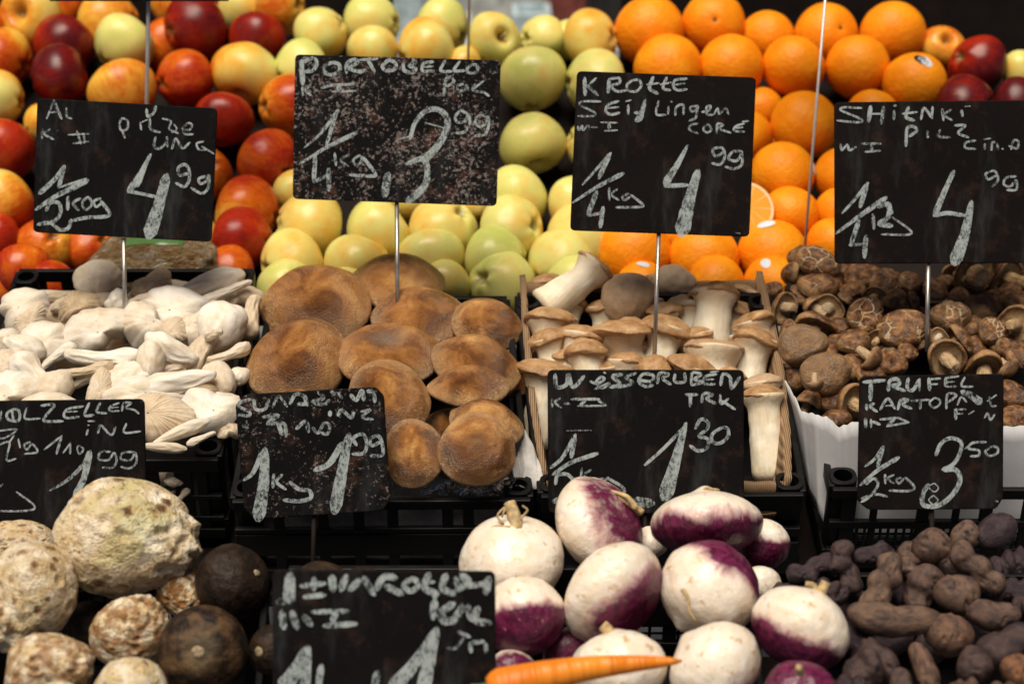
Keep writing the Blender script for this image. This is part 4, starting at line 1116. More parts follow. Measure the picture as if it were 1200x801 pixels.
yel = [
 (376, 40, 63, .19, .05, 'pale yellow apple beside the last red apples in the top row', dict()),
 (353, 79, 62, .07, .04, 'greenish apple at the upper left corner of the Portobello sign', dict(dz=-.01)),
 (436, 27, 66, .15, .06, 'yellow-green apple in the top row at the end of the dark panel', dict(dz=.03)),
 (436, 60, 57, .22, .05, 'small golden apple above the letters TOB of the Portobello sign', dict()),
 (518, 33, 67, .11, .04, 'greenish yellow apple in the top row left of the thin pale rod', dict(dz=.03)),
 (499, 58, 70, .27, .06, 'golden apple with a peach tint above the Portobello sign', dict()),
 (579, 46, 60, .16, .04, 'yellow apple with its dark stem hollow facing right, top row', dict(axis=(.45, -.02, .9), stem=True)),
 (636, 46, 56, .13, .03, 'yellow-green apple in the top row in front of the pale blue box', dict(dz=.03)),
 (692, 46, 67, .25, .05, 'golden yellow apple in the top row next to the oranges', dict()),
 (666, 48, 46, .10, .03, 'greenish apple squeezed behind the golden one next to the oranges', dict(dz=.04)),
 (624, 93, 75, .08, .04, 'tall green-yellow apple right of the Portobello sign, upper of two', dict(axis=(.05, .95, -.3), hs=1.1)),
 (698, 98, 76, .13, .05, 'pale yellow apple at the upper left corner of the Krotte sign', dict()),
 (624, 167, 75, .09, .04, 'round green-yellow apple with a dark hollow at its lower right', dict(axis=(.22, -.88, .38))),
 (692, 170, 62, .20, .04, 'golden apple mostly hidden by the left edge of the Krotte sign', dict(dz=.01)),
 (606, 232, 72, .10, .04, 'green-yellow apple at the lower right corner of the Portobello sign', dict()),
 (677, 242, 70, .14, .04, 'yellow-green apple left of the Krotte sign, above the bottom corner', dict()),
 (600, 268, 77, .17, .06, 'pale yellow apple two rows above the gap between the middle crates', dict(dz=-.02)),
 (677, 282, 78, .15, .04, 'pale apple under the lower left corner of the Krotte sign', dict()),
 (581, 305, 77, .05, .03, 'greenest of the apples in the lower rows, behind portobello caps', dict(dz=-.01)),
 (587, 334, 79, .11, .03, 'pale green-yellow apple in the bottom row above the right portobello', dict(dz=-.01)),
 (656, 310, 76, .14, .04, 'pale yellow apple behind the thick white king oyster stem', dict(dz=-.01)),
 (672, 336, 72, .09, .03, 'pale green apple in the bottom row at the cardboard box corner', dict(dz=-.01)),
 (521, 270, 80, .16, .05, 'pale yellow apple under the Portobello sign, right of its stick', dict()),
 (504, 305, 77, .13, .04, 'pale green-yellow apple right of the Portobello sign stick, second row', dict(dz=-.01)),
 (519, 337, 62, .17, .04, 'small pale apple peeking over the rear portobello cap', dict(dz=-.01)),
 (443, 272, 77, .12, .04, 'pale yellow-green apple just left of the Portobello sign stick', dict()),
 (419, 313, 81, .21, .08, 'peach tinted pale apple behind the rear portobello caps', dict(dz=-.01)),
 (363, 265, 81, .17, .08, 'pale apple with peach side under the Portobello sign left corner', dict()),
 (342, 309, 77, .16, .07, 'pale apple beside the back right corner of the oyster crate', dict(dz=-.01)),
 (338, 338, 68, .09, .03, 'whitish green apple in the bottom row above the largest portobello', dict(dz=-.02)),
 (413, 342, 60, .17, .03, 'pale apple in the bottom row between the two rear portobello caps', dict(dz=-.01)),
 (346, 226, 52, .20, .04, 'sliver of a golden apple at the Portobello sign lower left corner', dict(dz=.02)),
 (480, 236, 52, .27, .04, 'golden apple sliver just under the Portobello sign near its stick', dict(dz=.03)),
 (553, 238, 44, .24, .04, 'golden apple sliver under the right half of the Portobello sign', dict(dz=.03)),
 (544, 76, 44, .24, .03, 'golden apple sliver at the foot of the thin pale rod', dict(dz=.02)),
 (470, 120, 76, .16, .05, 'yellow-green apple hidden behind the Portobello sign', dict(dz=.02)),
]
for px, py, wd, r_, b_, lb, kw in yel: apple(px, py, wd, r_, b_, lb, GY, **kw)
GR = 'dark red apples at the far right end'
for px, py, wd, r_, b_, lb, kw in [
 (1104, 56, 50, .40, .06, 'small orange-yellow apple with a hollow, right of the last orange', dict(axis=(.1, .35, .9), dz=.03)),
 (1144, 77, 68, .80, .24, 'red apple with an orange patch at the right end', dict()),
 (1197, 84, 48, .20, .05, 'pale yellow apple at the right edge beside the red ones', dict(dz=.02)),
 (1132, 124, 72, .97, .04, 'wine-purple apple above the Shitaki sign, left of two', dict(dz=-.01)),
 (1193, 124, 62, .99, .03, 'wine-purple apple above the Shitaki sign at the right edge', dict(dz=-.01))]:
    apple(px, py, wd, r_, b_, lb, GR, **kw)

GO = 'oranges in the pile on the right'
def sticker(parent, dirv, mat='sticker'):
    """small oval label hugging the peel; dirv is a local direction"""
    z = Vector(dirv).normalized(); x = z.orthogonal().normalized(); y = z.cross(x)
    vs = [z * 1.012]; fs = []
    for rr in (.5, 1):
        for k in range(18):
            a = k / 18 * 6.2832
            q = z + (x * math.cos(a) * .26 + y * math.sin(a) * .17) * rr
            vs.append(q.normalized() * 1.012)
    for k in range(18):
        fs.append((0, 1 + k, 1 + (k + 1) % 18)); fs.append((1 + k, 19 + k, 19 + (k + 1) % 18, 1 + (k + 1) % 18))
    link('sticker', mk('sticker', vs, fs), M[mat], parent)
def orange(px, py, wpx, label, axis=None, dz=0.0, stick=None):
    d = fruit_d(py) + dz; r = wpx * 1.05 / 2 / FPX * d
    R = orient(axis or rand_axis(fr), fr.uniform(0, 6.28))
    m = tf(P(px, py, d), R, r)
    me = ORANGES[fr.randrange(5)]
    if stick:
        t = root('orange', label, 'orange', GO, m)
        link('peel', me, M['orange'], t)
        for s in stick:
            dv = R.to_3x3().inverted() @ cv(s[:3])
            sticker(t, dv, s[3])
    else:
        o = link('orange', me, M['orange']); o.matrix_world = m
        tag(o, label, 'orange', GO)
for a in [
 (761, 37, 80, 'large orange at the left end of the top row, next to the apples'),
 (836, 28, 71, 'orange in the top row with its dark navel facing forward', (-.05, -.02, 1)),
 (899, 45, 62, 'small orange in the top row, third from the left', None, .03),
 (968, 41, 71, 'orange in the top row with a small brown scar, behind the rod', (.35, .1, .93), .02),
 (1046, 40, 74, 'orange in the top row, farthest right', None, .01),
 (783, 81, 78, 'orange above the letters of the Krotte sign, left of two', None),
 (857, 79, 73, 'orange above the right corner of the Krotte sign', None),
 (930, 79, 72, 'orange in the second row just left of the leaning rod', None),
 (1005, 79, 72, 'orange in the second row just right of the leaning rod', None),
 (1072, 99, 72, 'orange with a black and white sticker near its top', None, -.01, [(.18, .62, .78, 'sticker'), (.04, .66, .74, 'sticker_dark')]),
 (1023, 137, 62, 'orange just peeking over the left corner of the Shitaki sign', None),
 (943, 147, 78, 'orange between the Krotte and Shitaki signs, third row', None),
 (893, 128, 48, 'shaded orange deep between the second and third rows', None, .05),
 (874, 160, 60, 'orange mostly hidden by the right edge of the Krotte sign', None, .02),
 (917, 204, 73, 'orange right of the price 99 on the Krotte sign, with pale sticker', None, 0, [(.93, .12, .36, 'sticker')]),
 (986, 206, 64, 'orange half hidden by the Shitaki sign, right of the rod foot', None),
 (926, 251, 66, 'orange right of the cut half orange', None),
 (982, 248, 54, 'orange half hidden by the left edge of the Shitaki sign, middle', None),
 (976, 287, 62, 'orange half hidden by the lower left corner of the Shitaki sign', None),
 (906, 298, 80, 'orange below the cut half, with a pale sticker at its top', None, 0, [(-.25, .80, .5, 'sticker')]),
 (825, 304, 80, 'orange under the Krotte sign, right of its stick', None),
 (743, 297, 85, 'large orange under the Krotte sign, left of its stick', None),
 (839, 333, 66, 'orange in the bottom row behind the tall king oyster mushroom', None, -.01),
 (905, 334, 66, 'orange in the bottom row at the shiitake crate corner, with sticker', None, -.01, [(-.30, .72, .6, 'sticker')]),
 (752, 338, 62, 'orange in the bottom row behind the Krotte sign stick, with sticker', None, -.01, [(.02, .86, .5, 'sticker')]),
 (789, 276, 48, 'sliver of orange under the Krotte sign beside its stick', None, .04),
 (776, 180, 80, 'orange hidden behind the Krotte sign', None, .02),
 (905, 168, 46, 'shaded orange deep between the third and fourth rows', None, .05),
]: orange(*a)
def half_orange():
    d = fruit_d(243) - .05; r = 66 / 2 / FPX * d
    m = tf(P(876, 243, d), orient((.18, .30, .93)), r)
    t = root('orange', 'orange cut in half showing its flesh beside the Krotte sign', 'orange', GO, m)
    vs, fs = lathe([(0.001, -1)] + [(math.sin(a), -math.cos(a)) for a in [i * math.pi / 2 / 14 for i in range(1, 15)]], 40)
    link('peel', fixn(mk('peel', vs, fs)), M['orange'], t)
    vs, fs = lathe([(0.001, .012), (.3, .014), (.6, .012), (.9, .004), (.999, -.002)], 40)
    link('flesh', fixn(mk('flesh', vs, fs)), M['flesh'], t)
half_orange()
# ================================================================== MUSHROOMS
# ---- portobello caps
def porto_mesh(seed, flat=.5, sink=0.0):
    """smooth domed cap with a rolled rim; a few shallow dents and bumps"""
    r = random.Random(seed + 300); ph = r.uniform(0, 6); pw = r.uniform(1.95, 2.4)
    dents = [(r.uniform(-.8, .8), r.uniform(-.8, .8), r.uniform(.12, .3), r.uniform(-.05, .03)) for _ in range(2)]
    prof = [(.001, 1.0)]
    for i in range(1, 34):
        q = i / 33 * .985
        prof.append((q, 1 - q ** pw))
    prof += [(1.0, -.02), (1.0, -.10), (.985, -.16), (.95, -.19), (.90, -.17), (.84, -.10), (.7, -.05), (.4, -.03), (.001, -.03)]
    def f(v):
        rho = math.hypot(v.x, v.y); th = math.atan2(v.y, v.x)
        k = 1 + .035 * math.sin(2 * th + ph) + .018 * math.sin(3 * th + ph * 2) + .035 * nz(Vector((v.x, v.y, 0)), 1.4, seed)
        z = v.z * flat
        z -= sink * math.exp(-(rho / .45) ** 2)
        for dx, dy, w_, h_ in dents: z += h_ * math.exp(-((v.x - dx) ** 2 + (v.y - dy) ** 2) / w_ ** 2)
        z += .030 * nz(v, 1.3, seed) + .006 * nz(v, 4.5, seed) + .004 * nz(v, 12, seed) + .06 * math.sin(2 * th + ph) * rho ** 3
        return Vector((v.x * k, v.y * k, z))
    return fixn(mk('portobello_mushroom', *lathe(prof, 88, f)))
GP = 'portobello caps in the crate'
def porto(px, py, wpx, axis, label, seed, flat=.5, sink=0.0, dz=-.01, asp=1.0, grey=0.0):
    flat *= 1.35; wpx *= 1.04
    dz = {1: -0.015, 2: -0.03, 3: 0.0, 4: -0.012, 5: -0.012, 6: -0.045, 7: -0.085, 8: -0.045, 9: -0.08, 10: -0.06, 11: -0.085, 12: -0.065, 13: -0.04, 14: -0.01, 15: -0.01}[seed]
    d = crate_d(py) + dz; r = wpx / 2 / FPX * d
    o = link('portobello_mushroom', porto_mesh(seed, flat, sink), M['portobello'], None, (0, grey, 0))
    o.matrix_world = tf(P(px, py, d), orient(axis), (r, r * asp, r))
    tag(o, label, 'mushroom', GP)
porto(372, 360, 124, (-.10, .62, .78), 'largest brown portobello cap, at the back left of its crate', 1, .55)
porto(348, 424, 118, (-.08, .60, .80), 'brown portobello cap above the small clipped sign, left edge', 2, .55)
porto(463, 333, 112, (.05, .90, .45), 'brown portobello cap farthest back, touching the yellow apples', 3, .42)
porto(490, 372, 106, (.05, .82, .57), 'brown portobello cap just behind the Portobello sign stick', 4, .45)
porto(570, 380, 80, (.22, .62, .75), 'tan portobello cap at the back right corner of its crate', 5, .5, asp=.98)
porto(458, 416, 120, (-.02, .82, .57), 'portobello cap with a sunken grey-brown centre, middle of the crate', 6, .42, .20, grey=.9)
porto(456, 469, 96, (.12, .36, .92), 'light brown portobello cap at the right of the small clipped sign', 7, .42, dz=-.04)
porto(557, 428, 102, (.28, .78, .55), 'glossy portobello cap below the tan one, right side of the crate', 8, .46)
porto(548, 454, 92, (.02, .92, .38), 'flat pale-edged portobello cap in the right half of the crate', 9, .40, dz=-.03, asp=.95)
porto(570, 497, 86, (.15, .80, .58), 'portobello cap squeezed under the flat pale-edged one', 10, .45)
porto(559, 527, 92, (.05, .30, .95), 'dark round portobello cap lowest right in the crate', 11, .48, .06, dz=-.02, grey=.5, asp=.92)
porto(485, 531, 72, (-.1, .35, .93), 'portobello cap with a flaky patch, lowest, beside the small sign', 12, .5, dz=-.01, asp=1.12)
porto(346, 478, 64, (0, .8, .6), 'portobello cap hidden behind the small clipped sign', 13, .45, dz=.01)
porto(596, 440, 56, (.5, .6, .6), 'portobello cap wedged against the right wall of its crate', 14, .5, dz=.02)
porto(530, 500, 60, (0, .7, .7), 'dark portobello cap in the gap above the two lowest', 15, .5, dz=.05)

# ---- king oyster mushrooms
def king(px, py, wpx, axis, label, seed, L=2.4, r0=.62, r1=.50, bend=(0, 0), capz=.42, sq=1.0, dz=-.015, grey=0.0, base_cut=False, ref=None, wav=.06):
    """origin at the cap; the stem runs down local -z"""
    wpx *= 1.10
    if abs(axis[2]) < .3: axis = (axis[0] + .20 * math.sin(seed * 2.3), axis[1], axis[2] - .26 + .12 * math.sin(seed * 4.1))
    d = crate_d(py) + dz; s = wpx / 2 / FPX * d
    m = tf(P(px, py, d), orient(axis, 0, ref), s)
    t = root('king_oyster_mushroom', label, 'mushroom', 'king oyster mushrooms in the cardboard box', m)
    r = random.Random(seed + 70); ph = r.uniform(0, 6)
    def f(v):
        th = math.atan2(v.y, v.x); rho = math.hypot(v.x, v.y)
        k = 1 + wav * math.sin(2 * th + ph) + wav * .6 * math.sin(3 * th + 2 * ph) + .04 * nz(v, 2, seed)
        z = v.z * capz if v.z > 0 else v.z * capz * (.75 if rho > .7 else .35)
        z -= .30 * capz * rho ** 2 * 1.2
        z += wav * 1.5 * math.sin(2 * th + ph * 1.3) * rho ** 2 + .05 * nz(v, 3, seed + 3)
        return Vector((v.x * k, v.y * k * sq, z))
    vs, fs = ico(5, f)
    link('cap', mk('cap', vs, fs), M['king_cap'], t, (grey, 0, 0))
    pts, rads = [], []
    n = 22
    for i in range(n + 1):
        q = i / n
        z = -.05 - L * q
        rr = r1 + (r0 - r1) * q + .34 * math.exp(-(q * L / .42) ** 2) 
        if not base_cut and q > .86: rr *= math.sqrt(max(.04, 1 - ((q - .86) / .145) ** 2))
        pts.append(Vector((bend[0] * q * q * L, bend[1] * q * q * L, z))); rads.append(rr)
    vs, fs = tube(pts, rads, 28)
    vs = [v + Vector((nz(v, 1.6, seed), nz(v, 1.6, seed + 5), 0)) * .06 + Vector((nz(v, 5, seed), nz(v, 5, seed + 5), 0)) * .02 for v in vs]
    link('stem', fixn(mk('stem', vs, fs)), M['king_stem'], t)
king(876, 346, 40, (.30, .95, -.05), 'king oyster mushroom leaning right behind the tallest one', 12, 2.9, .66, .55, grey=.2, dz=.03)
king(791, 326, 44, (.12, .62, .78), 'king oyster mushroom with a greyish cap and torn white edge', 3, 1.8, .6, .5, grey=.8, dz=-.01)
king(768, 332, 34, (.35, .80, -.2), 'white king oyster stem just behind the Krotte sign stick', 31, 2.2, .7, .6, dz=.03)
king(736, 347, 58, (.05, .22, .97), 'king oyster mushroom whose round brown cap faces forward', 2, 1.6, .55, .5, capz=.5, grey=.45, dz=-.02)
king(699, 313, 48, (.66, .74, .06), 'king oyster mushroom lying diagonally with a thick white stem', 1, 3.0, .84, .62, bend=(-.10, .0), capz=.3, dz=-.05, base_cut=True)
king(638, 330, 38, (-.1, .9, .2), 'dark brown king oyster cap in the back left corner of the box', 21, 2.0, .55, .5, dz=.02)
king(778, 363, 40, (.1, .93, .2), 'small brown king oyster cap behind the Krotte sign stick', 10, 2.2, .6, .5, dz=.01)
king(838, 341, 54, (.05, .99, -.05), 'tallest king oyster mushroom, white stem, upright right of the stick', 11, 2.25, .84, .62, bend=(-.05, 0), dz=-.03, base_cut=True, capz=.36)
king(646, 373, 60, (-.03, .97, .12), 'king oyster mushroom with wide brown cap beside the left cardboard wall', 4, 2.0, .68, .60, capz=.36)
king(722, 388, 80, (-.22, .93, .05), 'king oyster mushroom with a long slanting cap and broad stem', 8, 1.9, .52, .50, bend=(.12, 0), capz=.30, wav=.16)
king(780, 385, 56, (.05, .95, .12), 'king oyster mushroom with domed cap right at the Krotte stick', 9, 2.2, .60, .54, capz=.55)
king(884, 375, 44, (.0, .97, .15), 'frilly king oyster cap at the right, rear of two stacked', 13, 2.0, .7, .6, wav=.15)
king(641, 396, 42, (-.05, .97, .1), 'narrow king oyster mushroom at the left wall, second from the back', 5, 2.2, .78, .58, capz=.5)
king(683, 394, 56, (.05, .96, .1), 'king oyster mushroom, rear of the stacked pair left of centre', 6, 2.0, .7, .6)
king(836, 408, 62, (.05, .93, .15), 'king oyster mushroom half under the cut white foot, dark rim', 15, 1.9, .74, .68, capz=.3, grey=.3)
king(884, 396, 56, (.02, .98, .06), 'king oyster mushroom with curled torn rim and thick pale stem, right', 14, 2.1, .66, .62, wav=.10)
king(686, 411, 50, (-.04, .97, .1), 'king oyster mushroom, front of the stacked pair left of centre', 7, 2.2, .70, .60, capz=.5)
king(767, 428, 42, (0, .9, .3), 'brown king oyster cap just above the Wasserrüben sign, middle', 16, 2.0, .6, .5, capz=.5)
king(810, 427, 54, (.05, .9, .25), 'king oyster cap just above the Wasserrüben sign, right half', 17, 2.0, .6, .5, capz=.4)
king(639, 434, 66, (-.05, .97, .1), 'king oyster mushroom bulging over the left cardboard wall, nearest left', 20, 2.6, .50, .52, capz=.36)
king(893, 448, 44, (.02, .95, .2), 'grey-brown king oyster cap at the right wall, second from the front', 18, 2.2, .7, .6, grey=.6)
king(893, 461, 46, (-.02, .98, .08), 'king oyster mushroom with a long white stem beside the Wasserrüben sign', 19, 4.1, .84, .70, capz=.38, dz=-.025)
king(704, 470, 60, (.0, .95, .2), 'king oyster mushroom hidden behind the left of the Wasserrüben sign', 22, 2.4, .6, .55, dz=0)
king(800, 475, 60, (.0, .95, .2), 'king oyster mushroom hidden behind the right of the Wasserrüben sign', 23, 2.4, .6, .55, dz=0)

king(668, 352, 44, (.2, .95, .1), 'shaded king oyster cap under the diagonal white stem', 41, 2.2, .7, .6, dz=.02)
king(712, 360, 46, (-.1, .95, .1), 'shaded king oyster mushroom between the round brown cap and the slanting one', 42, 2.2, .7, .6, dz=.02)
king(758, 352, 46, (.1, .95, .1), 'king oyster mushroom deep behind the Krotte stick, left side', 43, 2.2, .7, .6, dz=.03)
king(808, 356, 48, (-.1, .95, .15), 'king oyster mushroom in the gap left of the tallest stem', 44, 2.2, .7, .6, dz=.02, grey=.4)
king(864, 362, 44, (.15, .95, .1), 'king oyster mushroom in the gap right of the tallest stem', 45, 2.2, .7, .6, dz=.03)
king(812, 394, 46, (-.15, .95, .1), 'king oyster mushroom between the domed cap and the tallest stem', 46, 2.2, .74, .64, dz=.01)
king(858, 412, 48, (.05, .95, .1), 'king oyster mushroom in the gap beside the curled torn rim', 47, 2.2, .74, .64, dz=.02)
king(750, 402, 44, (.05, .95, .1), 'king oyster mushroom in the gap left of the Krotte stick foot', 48, 2.2, .74, .64, dz=.02)
king(662, 418, 44, (.05, .95, .1), 'king oyster mushroom in the gap above the left corner of the Wasserrüben sign', 49, 2.2, .74, .64, dz=.02)
king(735, 424, 50, (-.05, .93, .2), 'king oyster stem just above the middle letters of the Wasserrüben sign', 50, 2.2, .74, .64, dz=.01)
king(705, 428, 44, (.05, .93, .2), 'king oyster mushroom just above the letter S of the Wasserrüben sign', 51, 2.2, .74, .64, dz=.015)
king(850, 440, 50, (.05, .93, .2), 'king oyster mushroom at the upper right corner of the Wasserrüben sign', 52, 2.2, .74, .64, dz=.02)

# ---- shiitake
def shii_cap(seed, dome=.55, curl=.25):
    r = random.Random(seed + 900); ph = r.uniform(0, 6); el = r.uniform(.82, 1.0)
    def f(v):
        th = math.atan2(v.y, v.x); rho = math.hypot(v.x, v.y)
        k = 1 + .06 * math.sin(2 * th + ph) + .04 * math.sin(3 * th - ph) + .05 * nz(v, 1.8, seed)
        if v.z >= 0: z = dome * v.z ** .85 * (1 + .10 * nz(v, 1.9, seed + 4))
        else:
            z = -curl * (rho ** 4) - .02
            z = z * min(1, -v.z * 6 + .15)
            k *= 1 - .0 * rho
        z += .10 * math.sin(2 * th + ph) * rho ** 2 + .022 * nz(v, 4, seed)
        w = 1 + .008 * nz(v, 8, seed)
        return Vector((v.x * k * w, v.y * k * el * w, z * w))
    vs, fs = ico(5, f)
    return mk('cap', vs, fs)
def shii_under(seed):
    """cap seen from below: rolled rim, gills as a dish, separate meshes"""
    r = random.Random(seed + 900); ph = r.uniform(0, 6)
    def warp(v):
        th = math.atan2(v.y, v.x); rho = math.hypot(v.x, v.y)
        k = 1 + .08 * math.sin(2 * th + ph) + .05 * math.sin(3 * th - ph) + .05 * nz(v, 2, seed)
        return Vector((v.x * k, v.y * k * .92, v.z + .10 * math.sin(2 * th + ph) * rho ** 2 + .03 * nz(v, 4, seed)))
    prof = [(.001, .55), (.25, .53), (.5, .45), (.72, .30), (.88, .10), (.97, -.10), (.985, -.22), (.95, -.30), (.88, -.30), (.80, -.22), (.77, -.14)]
    c = mk('cap', *lathe(prof, 44, warp))
    g = mk('gills', *lathe([(.82, -.20), (.72, -.11), (.5, -.04), (.3, -.04), (.15, -.1), (.001, -.1)], 64, warp))
    return fixn(c), fixn(g)
def shii_stem(seed, L=1.1, r0=.26):
    r = random.Random(seed); bx = r.uniform(-.3, .3)
    pts = [Vector((bx * q * q, .15 * bx * q, -.0 - L * q)) for q in [i / 8 for i in range(9)]]
    rads = [r0 * (1.15 - .25 * q + .12 * math.sin(q * 3)) for q in [i / 8 for i in range(9)]]
    pts.append(pts[-1] + Vector((0, 0, -.03))); rads.append(rads[-1] * .75)
    vs, fs = tube(pts, rads, 16)
    vs = [v + Vector((nz(v, 4, seed), nz(v, 4, seed + 5), 0)) * .05 for v in vs]
    return fixn(mk('stem', vs, fs))
SC = [shii_cap(s, .5 + .06 * (s % 4), .2) for s in range(7)]
SU = [shii_under(s) for s in range(4)]
SS = [shii_stem(s, .8 + .2 * s, .25 + .02 * s) for s in range(4)]
GS = 'shiitake mushrooms in the crate'
sr = random.Random(21)
def shii(kind, px, py, wpx, label, axis=None, crk=.35, tan=0.0, asp=1.0, dz=0.0, stemlen=1.0):
    wpx *= 1.04
    d = crate_d(py) - .008 + dz; s = wpx / 2 / FPX * d
    if kind == 'T':
        a = axis or (sr.uniform(-.45, .45), sr.uniform(.25, .8), .75)
        o = link('shiitake_mushroom', SC[sr.randrange(7)], M['shii_cap'], None, (crk, tan, 0))
        o.matrix_world = tf(P(px, py, d), orient(a), Vector((s, s * asp, s)))
        o.matrix_world = o.matrix_world @ Matrix.Rotation(sr.uniform(-.5, .5), 4, 'Z')
        tag(o, label, 'mushroom', GS); return
    if kind == 'U': a = axis or (sr.uniform(-.4, .4), .35, -.8)
    else: a = axis or (sr.uniform(-1, 1), .5, -.1)
    m = tf(P(px, py, d), orient(a, sr.uniform(0, 6.28)), Vector((s, s * asp, s)))
    t = root('shiitake_mushroom', label, 'mushroom', GS, m)
    c, g = SU[sr.randrange(4)]
    link('cap', c, M['shii_cap'], t, (crk, tan, 0)); link('gills', g, M['gills'], t)
    st = link('stem', SS[sr.randrange(4)], M['shii_stem'], t, (0, tan, 0)); st.scale = (1, 1, stemlen)
